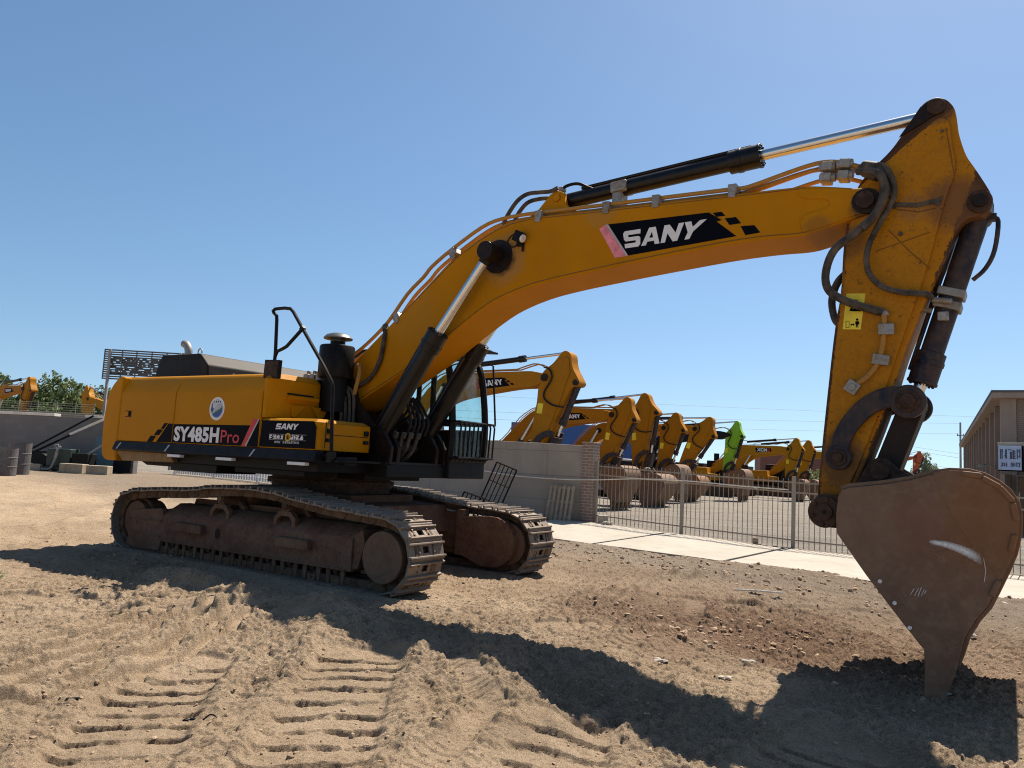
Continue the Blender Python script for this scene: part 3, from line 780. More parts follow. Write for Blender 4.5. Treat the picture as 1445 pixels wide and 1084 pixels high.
# side compartments
def sect(x0, x1, name, mat):
    b = B(); b.prism([(YS, 1.53), (YS, 2.21), (YS+.02, 2.26), (YS+.10, 2.44), (YS+.135, 2.465), (-.75, 2.47), (-.75, 1.53)], x0, x1, 'x')
    return mk(name, b, mat, EX, .014, seg=3)
d1 = sect(-3.293, -2.006, 'side_door', M['yellow'])
d2 = sect(-1.994, -.236, 'side_door', M['yellow'])
b = B(); b.rng(-3.28, -.25, YS+.17, -.76, 1.5, 2.44); mk('inner_shell', b, M['dark'], EX)
b = B(); b.rng(-3.16, -3.01, YS-.006, YS+.01, 1.875, 1.965, 0); b.rng(-3.15, -3.075, YS-.012, YS, 1.885, 1.955, 1); b.rng(-3.06, -3.02, YS-.009, YS, 1.885, 1.955, 2)
mk('door_latch', b, [M['black'], M['yellow'], M['decalblack']], d1, .004)
b = B(); b.prism([(YS+.14, 1.53), (YS+.14, 2.46), (1.5, 2.46), (1.58, 2.2), (1.58, 1.53)], -3.28, -1.2, 'x'); b.rng(-1.2, -.3, .75, 1.58, 1.53, 2.35)
mk('engine_housing', b, M['yellow'], EX, .03)
# front right compartment: chamfered corner, stepped grip and wedge braces
b = B()
plan = [(-.226, YS+.006), (-.17, YS+.012), (-.105, YS+.10), (-.085, YS+.22), (-.085, -.86), (-.12, -.75), (-.226, -.75)]
b.prism(plan, 1.905, 2.40, 'z'); plan2 = [(-.226, YS+.10), (-.19, YS+.11), (-.15, YS+.17), (-.13, YS+.26), (-.13, -.88), (-.16, -.80), (-.226, -.8)]
bot = [b.bm.verts.new((p[0], p[1], 2.3995)) for p in plan]; top = [b.bm.verts.new((p[0], p[1], 2.468)) for p in plan2]
for i in range(len(plan)): j = (i+1) % len(plan); b.bm.faces.new((bot[i], bot[j], top[j], top[i]))
b.bm.faces.new(top)
cp = mk('filter_compartment', b, M['yellow'], EX, .012, seg=3)
b = B(); b.prism([(-.10, 2.19), (-.03, 2.205), (-.03, 2.165), (-.085, 2.10), (-.10, 2.10)], YS+.26, -.84, 'y'); mk('grip_ledge', b, M['yellow'], cp, .008)
b = B()
for a in ((YS+.34, YS+.56), (YS+.86, YS+.66)):
    b.prism([(a[0], 1.93), (a[0]+(.10 if a[1] < a[0] else .0)-.0, 2.09), (a[1], 2.09), (a[0]+(a[1]-a[0])*.3, 1.93)], -.09, -.055, 'x')
mk_sep('wedge_brace', b, M['yellow'], cp, .01)
b = B(); b.rng(-.087, -.08, YS+.26, -.9, 2.215, 2.235); mk('vent_slot', b, M['dark'], cp)
# lower tool box
b = B(); plan = [(-.226, YS+.003), (.74, YS+.003), (.79, YS+.05), (.79, -.74), (.74, -.67), (-.226, -.67)]
b.prism(plan, 1.53, 1.86, 'z')
bot = [b.bm.verts.new((p[0], p[1], 1.8595)) for p in plan]; sh = [(0, .045), (-.01, .045), (-.06, .045), (-.07, -.09), (-.04, -.09), (0, -.04)]
top = [b.bm.verts.new((p[0]+d[0], p[1]+d[1], 1.9)) for p, d in zip(plan, sh)]
for i in range(len(plan)): j = (i+1) % len(plan); b.bm.faces.new((bot[i], bot[j], top[j], top[i]))
b.bm.faces.new(top)
tb = mk('tool_box', b, M['yellow'], EX, .012, seg=3)
b = B(); b.rng(.788, .794, YS+.12, -.76, 1.716, 1.724); b.rng(.786, .793, YS+.115, YS+.125, 1.56, 1.87); mk('box_seam', b, M['dark'], tb)
for y in (YS+.17, -.80):
    b = B(); b.box((.80, y, 1.765), (.03, .07, .06)); b.cyl((.80, y, 1.80), (.825, y, 1.74), .012); b.box((.80, y+.0, 1.655), (.03, .08, .045)); mk_sep('latch', b, M['dark'], tb, .008)

# decals on the flank
b = B(); idm = lambda p: p
flat(b, [(-1.992, 1.54), (-.56, 1.54), (-.37, 1.80), (-1.992, 1.79)], YS, .002, 0, idm)
flat(b, [(-.46, 1.535), (-.245, 1.535), (-.245, 1.88), (-.262, 1.88)], YS, .002, 0, idm)
flat(b, [(-.555, 1.54), (-.49, 1.538), (-.275, 1.88), (-.368, 1.88)], YS, .0022, 1, idm)
flat(b, [(-.487, 1.538), (-.463, 1.536), (-.250, 1.88), (-.273, 1.88)], YS, .0022, 2, idm)
text_mesh('SY485H', (-1.955, 1.56, -1.005, 1.762), YS-.002, 3, b, .045)
text_mesh('Pro', (-.965, 1.568, -.60, 1.73), YS-.002, 1, b, .004)
mk('model_decal', b, [M['decalblack'], M['red_vinyl'], M['grey'], M['white']], d2, smooth=False)
b = B()
flat(b, [(-2.012, 1.54), (-2.36, 1.535), (-2.13, 1.795), (-2.012, 1.795)], YS, .002, 0, idm)
for q in ([(-2.27, 1.72), (-2.15, 1.72), (-2.09, 1.80), (-2.20, 1.80)], [(-2.42, 1.63), (-2.30, 1.63), (-2.22, 1.71), (-2.34, 1.71)], [(-2.57, 1.535), (-2.44, 1.535), (-2.36, 1.62), (-2.49, 1.62)]): flat(b, q, YS, .002, 0, idm)
for q in ([(-2.36, 1.54), (-2.345, 1.54), (-2.10, 1.80), (-2.115, 1.80)],): flat(b, q, YS-.0021, .001, 1, idm)
mk('chequer_decal', b, [M['decalblack'], M['yellow']], d1, smooth=False)
b = B(); el = lambda cx, cz, rx, rz, a0=0, a1=360, n=36: [(cx+rx*math.cos(R(a0+(a1-a0)*k/n)), cz+rz*math.sin(R(a0+(a1-a0)*k/n))) for k in range(n if a1-a0 == 360 else n+1)]
c0 = (-1.095, 2.005)
flat(b, el(*c0, .152, .152), YS, .002, 0, idm); flat(b, el(*c0, .128, .128), YS-.002, .001, 1, idm)
flat(b, el(*c0, .112, .112, 182, 385), YS-.003, .001, 2, idm)
flat(b, [(-1.215, 1.985), (-1.205, 2.06), (-1.185, 2.09), (-1.18, 1.97)], YS-.003, .001, 2, idm)
lf = [(-1.19, 1.93), (-1.15, 2.01), (-1.09, 2.06), (-1.04, 2.075), (-.995, 2.05), (-1.0, 2.02), (-1.06, 1.985), (-1.13, 1.955)]
flat(b, lf, YS-.0042, .001, 4, idm); flat(b, [(-1.18, 1.932), (-1.11, 1.972), (-1.04, 2.0), (-.985, 2.03), (-.99, 2.008), (-1.05, 1.97), (-1.12, 1.942)], YS-.0053, .001, 3, idm)
for x in (-1.165, -1.115, -1.075, -1.03): b.rng(x-.008, x+.008, YS-.0042, YS, 2.085-.0*x, 2.108, 5)
mk('emblem_decal', b, [M['white'], plain('pale_grey_vinyl', (.5, .53, .55), .5), M['blue'], M['leafgreen'], M['grey'], M['decalblack']], d2, smooth=False)
yb = YS+.003
b = B(); flat(b, [(-.218, 1.542), (.755, 1.542), (.755, 1.80), (.71, 1.868), (-.205, 1.868)], yb, .002, 0, idm)
sany(b, yb-.002, quadmap((.055, 1.762), (.435, 1.762), (.46, 1.832), (.075, 1.832), SANYW), 1, 0)
for z in (1.70, 1.632): b.rng(-.05, .60, yb-.0035, yb, z, z+.003, 2)
x = -.045
for k, w in enumerate((.05, .06, .055, .05, 0, 0, .055, .02, .05, .06)):
    if k in (4, 5): x += .055; continue
    glyph(b, k+3, (x, 1.642, x+w, 1.69), yb-.002, 1, .2); x += w+.012
b.rng(.40, .45, yb-.0038, yb, 1.662, 1.670, 1)
flat(b, el(.285, 1.668, .048, .05), yb-.004, .001, 3, idm); flat(b, el(.285, 1.668, .036, .038), yb-.005, .001, 4, idm)
b.rng(.27, .30, yb-.0068, yb, 1.655, 1.663, 0); b.rng(.28, .29, yb-.0072, yb, 1.645, 1.69, 0)
for k in range(12):
    if k == 3: continue
    glyph(b, 60+k, (.06+k*.036, 1.593, .087+k*.036, 1.62), yb-.002, 2, .2)
mk('side_panel_decal', b, [M['decalblack'], M['white'], M['grey'], M['lemon'], M['amber']], tb, smooth=False)

# engine hood with louvres and exhaust elbow
b = B(); hp = [(-3.52, 2.46), (-3.40, 2.80), (-3.33, 2.87), (-2.42, 2.87), (-2.22, 2.70), (-2.18, 2.46)]
b.prism(hp, -1.0, 1.25, 'y')
hd = mk('engine_hood', b, M['hood'], EX, .03, seg=3)
b = B()
for x0, x1 in ((-3.32, -2.92), (-2.86, -2.42)):
    for z in (2.785, 2.815, 2.845): b.rng(x0, x1, -1.004, -.98, z, z+.014)
mk('louvre', b, M['dark'], hd)
b = B()
for y in (-.55, .05, .65):
    b.cyl((-2.195, y, 2.6), (-2.19, y+.0, 2.6), .02, n=8)
mk_sep('hood_rivet', b, M['steel'], hd)
b = B(); b.tube(catmull([(-3.12, -.7, 2.84), (-3.125, -.7, 2.95), (-3.15, -.7, 3.02), (-3.20, -.7, 3.07), (-3.26, -.7, 3.09)], 4), .06, 14); mk('exhaust_pipe', b, M['steel'], EX)
b = B(); b.tube([(-2.43+.045*math.cos(R(a)), -.99, 2.87+.045*math.sin(R(a))+.02) for a in range(-30, 211, 24)], .01, 6); mk('lifting_eye', b, M['steel'], hd)
# lower deck behind the compartments: pipes and clutter near the boom foot
b = B(); b.rng(-.9, -.2, -.74, -.42, 1.53, 2.48); mk('tank_cover', b, M['hood'], EX, .03)
# air pre-cleaner
b = B(); b.lathe([(.225, 0), (.235, .02), (.235, .42), (.22, .44), (.1, .455), (.1, .50)], (.0, -.62, 2.5), 28); pc = mk('air_cleaner', b, M['black'], EX)
b = B(); b.lathe([(.095, .49), (.10, .515), (.19, .53), (.195, .545), (.16, .585), (.09, .61), (.02, .618)], (.0, -.62, 2.5), 28); mk('rain_cap', b, M['capgrey'], pc)
b = B(); b.cyl((.0, -.62, 2.05), (.0, -.62, 2.52), .17, n=24); mk('air_duct', b, M['dark'], pc)
for i, pts in enumerate(([(-.5, -.5, 2.46), (-.45, -.5, 2.60), (-.3, -.48, 2.62), (-.18, -.45, 2.52)], [(-.3, -.45, 2.44), (-.25, -.44, 2.55), (-.08, -.42, 2.58), (.0, -.4, 2.5)], [(.25, -.5, 2.3), (.3, -.48, 2.6), (.22, -.44, 2.7), (.0, -.4, 2.72)])):
    b = B(); b.tube(catmull(pts, 4), .028, 8); mk('hydraulic_pipe', b, M['pipe'] if i else M['steel'], EX)
b = B()
for x in (-.62, -.5, -.38): b.box((x, -.52, 2.53), (.09, .12, .1)); b.cyl((x, -.52, 2.56), (x, -.52, 2.63), .03, n=8)
b.box((-.2, -.5, 2.49), (.16, .1, .06))
mk_sep('valve_block', b, M['steel'], EX, .01)
for k in range(4):
    y = -.60+.035*k; b = B(); b.tube(catmull([(-.05+.04*k, y, 2.42), (.08+.05*k, y, 2.3), (.14+.04*k, y, 2.0), (.1+.06*k, y, 1.75), (.16+.07*k, y, 1.5)], 4), .022, 7); mk('hose', b, M['hose'], EX)

# handrail with mirror
b = B()
hr = [(.93, -1.5, 1.46), (.87, -1.5, 2.28), (.85, -1.5, 2.34), (.70, -1.5, 2.53), (.27, -1.5, 3.02), (.09, -1.5, 3.23), (.03, -1.5, 3.275), (-.08, -1.5, 3.29), (-.25, -1.5, 3.29), (-.29, -1.5, 3.265), (-.27, -1.5, 3.24), (-.215, -1.5, 3.20), (-.205, -1.5, 3.14), (-.18, -1.5, 2.73), (-.19, -1.5, 2.44)]
b.tube(hr, .022, 8); b.tube([(.28, -1.5, 3.01), (.02, -1.5, 2.80), (-.04, -1.5, 2.775), (-.15, -1.5, 2.74), (-.18, -1.5, 2.68)], .022, 8); b.box((.28, -1.5, 3.01), (.05, .05, .06), Matrix.Rotation(R(45), 3, 'Y'))
b.box((.93, -1.5, 1.46), (.06, .1, .12)); b.rng(.78, .94, -1.52, -1.48, 1.44, 1.50)
h = mk('handrail', b, M['black'], EX, 0)
b = B(); b.box((-.18, -1.52, 2.515), (.27, .05, .23), Matrix.Rotation(R(2), 3, 'Y'), 0); b.box((-.18, -1.547, 2.515), (.235, .006, .195), Matrix.Rotation(R(2), 3, 'Y'), 1)
mk('mirror', b, [M['black'], M['rust']], h, .02)
b = B(); b.tube([(.95, -1.45, 1.42), (1.0, -1.35, 1.42)], .045, 8); b.rng(.86, .96, -1.3, -1.1, 1.36, 1.47); b.rng(.80, 1.0, -1.5, -.72, 1.40, 1.43); mk('front_step', b, M['dark'], EX, .008)

# boom foot brackets, swing motor, hoses
b = B()
for y in (-.40, .40):
    b.prism([(-.45, 1.4), (1.0, 1.4), (1.02, 1.62), (.86, 1.84), (.6, 1.86), (.25, 2.2), (.1, 2.55), (-.12, 2.62), (-.34, 2.5), (-.42, 2.1)], y-.035, y+.035, 'y')
for y in (-.56, .56): b.prism([(.3, 1.4), (1.02, 1.4), (1.04, 1.62), (.88, 1.84), (.62, 1.82)], y-.03, y+.03, 'y')
b.rng(-.4, 1.0, -.62, .62, 1.38, 1.44)
mk_sep('boom_bracket', b, M['grease'], EX, .012)
b = B(); b.prism([(.70, 1.44), (1.02, 1.44), (.90, 1.76)], .60, .67, 'y'); mk('yellow_gusset', b, M['yellow'], EX, .01)
b = B(); b.rng(-.2, .55, -.38, .38, 1.44, 1.72); b.rng(0, .4, -.2, .25, 1.72, 1.9)
for y in (-.28, -.1, .12, .26):
    b.cyl((.55, y, 1.6), (.66, y, 1.62), .05, n=10); b.cyl((.3, y, 1.72), (.3, y, 1.84), .045, n=10)
mk('swivel_valve', b, M['rust'], EX, .012)
for k in range(4):
    y = -.40+.09*k; b = B(); b.tube(catmull([(.92+.05*k, y, 1.76), (.86+.05*k, y, 1.60), (.72+.05*k, y, 1.47), (.52+.05*k, y, 1.41), (.2, y, 1.42)], 5), .024, 8); b.cyl((.93+.05*k, y, 1.75), (.95+.05*k, y, 1.82), .034, n=8)
    mk('hose', b, M['hose'], EX)
for k in range(5):
    y = -.2+.09*k; b = B(); b.tube(catmull([(.95, y, 1.8), (1.0, y, 2.0), (.8, y*.8, 2.3), (.55+.05*k, y*.7, 2.1), (.4, y*.6, 1.85)], 4), .02, 7); mk('hose', b, M['rubber'], EX)

# --- boom
BOOM = [(-.38,2.42),(-.30,2.58),(-.14,2.66),(0.01,2.74),(.39,3.05),(.80,3.38),(1.2,3.70),(1.68,4.08),(2.02,4.27),(2.26,4.37),(2.50,4.43),(2.75,4.452),(3.4,4.43),(3.98,4.412),(5.13,4.378),(5.92,4.358),(6.15,4.315),(6.40,4.26),(6.55,4.23),(6.64,4.16),(6.65,4.08),(6.58,4.02),(6.40,3.98),(6.07,3.89),(5.88,3.85),(5.55,3.86),(5.10,3.845),(4.12,3.755),(3.6,3.70),(3.2,3.655),(2.83,3.60),(2.5,3.515),(2.2,3.40),(1.77,3.14),(1.21,2.765),(.7,2.49),(-.05,2.11),(-.22,2.13),(-.36,2.26)]
BOOM_R = chaikin(BOOM); STK_R = lambda: chaikin(STK)
b = B(); b.prism(BOOM_R, -.32, .32, 'y')
bo = mk('boom', b, M['boom'], EX, .016, seg=3)
low = catmull(BOOM[23:37], 3)
b = B(); b.tube([(x, -.3215, z+.032) for x, z in low[2:]], .0055, 6); b.tube([(x, .3215, z+.032) for x, z in low[2:]], .0055, 6); b.tube([(x, -.321, z-.026) for x, z in BOOM[5:16]], .005, 6); mk_sep('weld_seam', b, M['seam'], bo)
b = B(); tip = [(5.86,4.335),(5.875,4.25),(5.94,4.215),(6.08,4.20),(6.145,4.17),(6.15,4.12),(6.08,4.09),(5.93,4.065),(5.875,4.0),(5.90,3.885),(6.07,3.91),(6.40,4.0),(6.56,4.035),(6.63,4.09),(6.63,4.15),(6.54,4.21),(6.15,4.295)]
for s in (-1, 1): b.prism(tip, s*.318, s*.334, 'y')
mk_sep('tip_plate', b, M['boom'], bo, .006)
b = B()
for s in (-1, 1):
    b.cyl((6.47, s*.30, 4.12), (6.47, s*.345, 4.12), .125, n=14, mi=0); b.cyl((6.47, s*.34, 4.12), (6.47, s*.39, 4.12), .085, n=10, mi=1)
mk_sep('boom_tip_pin', b, [M['grease'], M['rust']], bo, .006)
# large decal on the boom
yb = -.3215
b = B(); flat(b, [(4.06,3.845),(5.255,3.925),(5.045,4.105),(5.10,4.115),(4.955,4.215),(3.80,4.232)], yb, .002, 0, idm)
flat(b, [(3.90,3.835),(4.035,3.843),(3.765,4.232),(3.69,4.19)], yb, .002, 1, idm); flat(b, [(4.037,3.843),(4.057,3.845),(3.797,4.232),(3.767,4.232)], yb, .002, 2, idm)
sany(b, yb-.002, quadmap((4.02, 3.93), (4.83, 3.955), (4.94, 4.145), (3.985, 4.125), SANYW), 3, 0)
for q in ([(5.00,4.205),(5.095,4.203),(5.135,4.155),(5.04,4.157)], [(5.13,4.128),(5.245,4.128),(5.30,4.055),(5.18,4.052)], [(5.295,4.025),(5.435,4.018),(5.495,3.935),(5.345,3.925)]): flat(b, q, yb, .002, 0, idm)
mk('brand_decal', b, [M['decalblack'], M['pink'], M['grey'], M['white']], bo, smooth=False)
# boss of the boom cylinders
b = B()
for s in (-1, 1): b.cyl((2.32, s*.315, 4.01), (2.32, s*.335, 4.01), .21, n=28, mi=0)
mk_sep('cylinder_boss', b, [M['grease']], bo, .006)
# cylinder: barrel from foot to head, rod to the eye
def cylinder(name, parent, foot, head, eye, rb, rh, rr, mat, hl=.3, eye_w=.16, n=24, flange=True):
    foot, head, eye = Vector(foot), Vector(head), Vector(eye); d = (head-foot).normalized()
    b = B(); b.cyl(foot+d*rb*.6, head-d*hl, rb, n=n); b.cyl(head-d*hl, head, rh, n=n)
    if flange:
        b.cyl(head-d*hl*.75, head-d*hl*.6, rh*1.06, n=n); b.cyl(head-d*.03, head, rh*1.05, n=n)
        q = d.to_track_quat('Z', 'Y').to_matrix()
        for k in range(10):
            a = 2*math.pi*k/10; o = q @ Vector((math.cos(a), math.sin(a), 0))*rh*.8; b.cyl(head+o, head+o+d*.018, .014, n=6)
        o = q @ Vector((0, 1, 0))
        b.cyl(foot+d*.25+o*(rb+.03), head-d*.1+o*(rb+.03), .022, n=8)
    b.cyl(foot+Vector((0, -eye_w/2, 0)), foot+Vector((0, eye_w/2, 0)), rb*1.05, n=20)
    br = mk(name+'_barrel', b, mat, parent, .006)
    b = B(); b.cyl(head-d*.02, eye-d*rr*.8, rr, n=n); mk(name+'_rod', b, M['chrome'], br)
    b = B(); b.cyl(eye+Vector((0, -eye_w/2, 0)), eye+Vector((0, eye_w/2, 0)), rr*1.9, n=20); b.cyl(eye-d*rr*2.6, eye-d*rr*1.0, rr*1.25, n=16); mk(name+'_eye', b, M['grease'], br, .008)
    return br
for s in (-1, 1):
    y = s*.47
    c = cylinder('boom_cylinder', EX, (.63, y, 1.62), (1.58, y, 3.075), (2.31, y, 4.03), .115, .135, .062, M['cylblack'], .26)
b = B()
for s in (-1, 1):
    b.cyl((2.315, s*.33, 4.02), (2.315, s*.60, 4.02), .085, n=20); b.cyl((2.315, s*.56, 4.02), (2.315, s*.615, 4.02), .115, n=18)
mk_sep('boom_cylinder_pin', b, M['grease'], bo, .01)
b = B(); b.cyl((.63, -.62, 1.62), (.63, .62, 1.62), .06, n=16); mk_sep('cylinder_foot_pin', b, M['rust'], EX)
# pipes along the boom, clamps, light
p1 = [(-.40,2.60),(-.30,2.74),(-.07,2.86),(.2,3.02),(.55,3.30),(.86,3.66),(1.12,3.87),(1.25,4.0),(1.55,4.19),(2.01,4.43),(2.32,4.505),(2.74,4.515),(3.30,4.50),(3.95,4.48),(4.6,4.465),(5.16,4.45),(5.36,4.45),(5.74,4.535),(6.02,4.585),(6.21,4.565),(6.42,4.48)]
p2 = [(-.32,2.52),(-.2,2.66),(0,2.77),(.25,2.94),(.6,3.23),(.9,3.52),(1.18,3.76),(1.6,4.10),(2.05,4.34),(2.35,4.44),(2.74,4.48),(3.4,4.46),(5.1,4.41),(5.25,4.415),(5.5,4.46),(5.95,4.545),(6.13,4.52),(6.3,4.47)]
for y, p in ((-.27, p1), (-.2, p2), (-.12, p1), (.2, p1)):
    b = B(); b.tube(catmull([(x, y, z) for x, z in p], 3), .024, 8); mk('hydraulic_pipe', b, M['pipe'], bo)
b = B()
for x, z, a in ((.74, 3.36, -40), (1.62, 4.14, -36), (2.87, 4.47, 2), (3.76, 4.455, 1), (4.36, 4.445, 1), (5.2, 4.435, 0)):
    b.box((x, -.25, z), (.09, .17, .10), Matrix.Rotation(R(a), 3, 'Y')); b.box((x, -.33, z-.045), (.075, .02, .1), Matrix.Rotation(R(a), 3, 'Y'))
    b.cyl((x, -.25, z+.04), (x, -.25, z+.075), .014, n=6)
for x in (6.10, 6.26):
    for z, y in ((4.43, -.22), (4.53, -.25)): b.box((x+.02*(z > 4.5), y, z), (.10, .16, .085), Matrix.Rotation(R(8), 3, 'Y')); b.cyl((x-.06, y-.02, z+.01), (x+.09, y-.02, z), .045, n=10)
mk_sep('pipe_clamp', b, M['steel'], bo, .008)
b = B(); b.box((2.66, -.40, 4.20), (.11, .1, .13), Matrix.Rotation(R(25), 3, 'Y'), 0); b.cyl((2.70, -.40, 4.18), (2.73, -.40, 4.165), .05, n=16, mi=1); b.rng(2.6, 2.7, -.36, -.32, 4.10, 4.16, 0); b.rng(2.67, 2.70, -.35, -.33, 4.03, 4.12, 0)
mk('work_lamp', b, [M['black'], M['white']], bo, .01)
b = B(); b.tube(catmull([(2.66, -.36, 4.16), (2.55, -.34, 4.10), (2.46, -.34, 4.16), (2.5, -.335, 4.24), (2.58, -.33, 4.28)], 4), .008, 6); mk('lamp_cable', b, M['rubber'], bo)
b = B(); b.tube(catmull([(.55, -.30, 3.22), (.58, -.355, 3.05), (.54, -.36, 2.78), (.42, -.36, 2.57), (.24, -.36, 2.45), (-.02, -.36, 2.40), (-.24, -.36, 2.46)], 5), .03, 10); b.cyl((.53, -.29, 3.25), (.57, -.33, 3.17), .042, n=8); mk('hose', b, M['hose'], bo)
# arm cylinder on top of the boom with its bracket, hoses, clamps
b = B(); b.prism([(2.5, 4.43), (2.78, 4.60), (2.93, 4.76), (3.02, 4.80), (3.12, 4.76), (3.15, 4.62), (3.3, 4.42)], -.17, -.10, 'y'); b.prism([(2.5, 4.43), (2.78, 4.60), (2.93, 4.76), (3.02, 4.80), (3.12, 4.76), (3.15, 4.62), (3.3, 4.42)], .10, .17, 'y'); b.cyl((3.03, -.2, 4.70), (3.03, .2, 4.70), .05, n=14); mk('arm_cylinder_bracket', b, M['boom'], bo, .012)
ac = cylinder('arm_cylinder', EX, (3.03, 0, 4.70), (5.41, 0, 4.875), (7.04, 0, 4.99), .093, .125, .058, M['cylblack'], .34, .18)
b = B(); b.tube(catmull([(3.01, -.05, 4.84), (3.10, -.05, 4.885), (3.25, -.05, 4.885), (3.42, -.05, 4.80), (3.56, -.05, 4.77), (4.2, -.05, 4.83), (5.1, -.05, 4.92)], 4), .02, 8); mk('arm_cylinder_pipe', b, M['black'], ac)
b = B(); b.box((3.80, 0, 4.755), (.2, .24, .13), Matrix.Rotation(R(-4), 3, 'Y')); b.box((3.78, 0, 4.60), (.12, .2, .2)); b.box((3.02, -.03, 4.85), (.07, .1, .06)); mk_sep('cylinder_clamp', b, M['steel'], bo, .02)
for dy, pts in ((-.19, [(2.28,4.46),(2.36,4.60),(2.48,4.74),(2.62,4.805),(2.8,4.80),(2.95,4.79),(3.05,4.82)]), (-.12, [(2.40,4.50),(2.47,4.62),(2.58,4.72),(2.72,4.745),(2.88,4.735),(3.01,4.69)])):
    b = B(); b.tube(catmull([(x, dy, z) for x, z in pts], 5), .026, 9); mk('hose', b, M['hose'], bo)

# --- stick
STK = [(6.32,4.15),(6.40,4.34),(6.53,4.48),(6.68,4.62),(6.80,4.80),(6.90,4.97),(6.965,5.035),(7.05,5.06),(7.135,5.02),(7.195,4.93),(7.215,4.82),(7.225,4.68),(7.28,4.46),(7.345,4.34),(7.42,4.19),(7.475,4.07),(7.485,3.98),(7.46,3.92),(7.40,3.885),(7.27,3.875),(7.215,3.80),(7.16,3.66),(7.04,3.37),(6.90,3.0),(6.78,2.67),(6.70,2.36),(6.58,1.98),(6.45,1.62),(6.36,1.36),(6.28,1.13),(6.21,1.06),(6.12,1.05),(6.05,1.12),(6.045,1.3),(6.10,1.98),(6.19,2.95),(6.245,3.27),(6.26,3.72),(6.29,3.95)]
b = B(); b.prism(chaikin(STK), -.24, .24, 'y'); st = mk('stick', b, M['stick'], EX, .014, seg=3)
pl = [(6.45,4.30),(6.60,4.50),(6.85,4.72),(7.02,4.83),(7.11,4.84),(7.16,4.78),(7.175,4.55),(7.21,4.33),(7.12,4.06),(7.08,3.90),(7.0,3.55),(6.93,3.30),(6.80,2.9),(6.68,2.5),(6.54,2.0),(6.38,1.55),(6.22,1.2),(6.08,1.35),(6.14,2.0),(6.21,2.85),(6.275,3.25),(6.29,3.75),(6.36,4.1)]
b = B()
for s in (-1, 1): b.prism(chaikin(pl, 1), s*.235, s*.28, 'y')
mk_sep('stick_side_plate', b, M['stick'], st, .01)
b = B()
for pts in ([(6.71,4.09),(6.80,4.065),(6.91,4.055),(7.02,4.06),(7.11,4.09)], [(6.72,4.02),(6.9,3.97),(7.05,3.985)], [(6.66,3.83),(6.84,3.60),(7.0,3.43)], [(6.55,3.64),(6.8,3.71),(7.0,3.77)], [(7.13,4.72),(7.19,4.30)]):
    b.tube([(x, -.2785, z) for x, z in pts], .0065, 6)
mk_sep('stick_weld', b, M['stick'], st)
b = B(); b.tube([(6.70, -.282, 4.065), (6.9, -.282, 4.03), (7.09, -.282, 4.06)], .022, 6); b.cyl((6.71, -.28, 4.05), (6.71, -.30, 4.05), .025, n=6); b.cyl((7.06, -.28, 4.03), (7.06, -.30, 4.03), .025, n=6); b.cyl((6.76, -.28, 3.78), (6.76, -.30, 3.78), .02, n=6); b.cyl((7.1, -.28, 4.7), (7.1, -.295, 4.7), .014, n=6)
mk_sep('grease_line', b, M['hose'], st)
b = B()
for s in (-1, 1):
    b.prism([(6.74,4.72),(6.84,4.86),(6.92,4.98),(7.0,5.02),(7.06,5.02),(7.115,4.97),(7.11,4.89),(7.02,4.865),(6.88,4.79)], s*.238, s*.262, 'y', 0)
    b.cyl((7.05, s*.24, 4.95), (7.05, s*.29, 4.95), .075, n=18, mi=1)
mk_sep('stick_top_ear', b, [M['grease'], M['rust']], st, .008)
b = B()
for s in (-1, 1):
    b.cyl((7.385, s*.22, 4.01), (7.385, s*.27, 4.01), .10, n=24, mi=0); b.cyl((7.385, s*.26, 4.01), (7.385, s*.31, 4.01), .058, n=18, mi=1)
mk_sep('bucket_cylinder_boss', b, [M['rust'], M['grease']], st, .008)
# bucket cylinder, rocker links, connecting link
BC, LP, RP, BP, BH = (7.385, 0, 4.01), (6.825, 0, 2.225), (6.25, 0, 1.705), (6.60, 0, 1.60), (6.14, 0, 1.20)
bc = cylinder('bucket_cylinder', EX, BC, (6.905, 0, 2.42), LP, .100, .125, .055, M['muddyblack'], .30, .2)
b = B()
for t in (.48, .55): 
    p = Vector(BC).lerp(Vector((6.905, 0, 2.42)), t); b.box(p, (.23, .23, .075), Matrix.Rotation(R(16.6), 3, 'Y'))
b.box((7.09, -.13, 3.02), (.09, .06, .08)); b.cyl((7.0, -.12, 3.18), (7.16, -.14, 3.15), .03, n=8); b.cyl((7.0, -.1, 3.08), (6.9, -.1, 3.1), .025, n=8)
mk_sep('cylinder_band', b, M['steel'], bc, .012)
b = B(); b.tube(catmull([(7.47, -.02, 3.93), (7.52, -.02, 3.88), (7.49, -.02, 3.62), (7.42, -.02, 3.46), (7.32, -.02, 3.36)], 4), .02, 8); b.box((7.45, -.02, 3.92), (.12, .08, .06)); mk('cylinder_pipe', b, M['muddyblack'], bc)
arc = catmull([LP[::2], (6.70, 2.27), (6.52, 2.20), (6.37, 2.05), (6.28, 1.88), RP[::2]], 4)
def band(path, w0, w1):
    L, Rr = [], []
    n = len(path)
    for k, p in enumerate(path):
        a = Vector(path[max(k-1, 0)]); c = Vector(path[min(k+1, n-1)]); t = (c-a).normalized(); w = w0+(w1-w0)*k/(n-1)
        L.append((p[0]-t.y*w, p[1]+t.x*w)); Rr.append((p[0]+t.y*w, p[1]-t.x*w))
    return L+Rr[::-1]
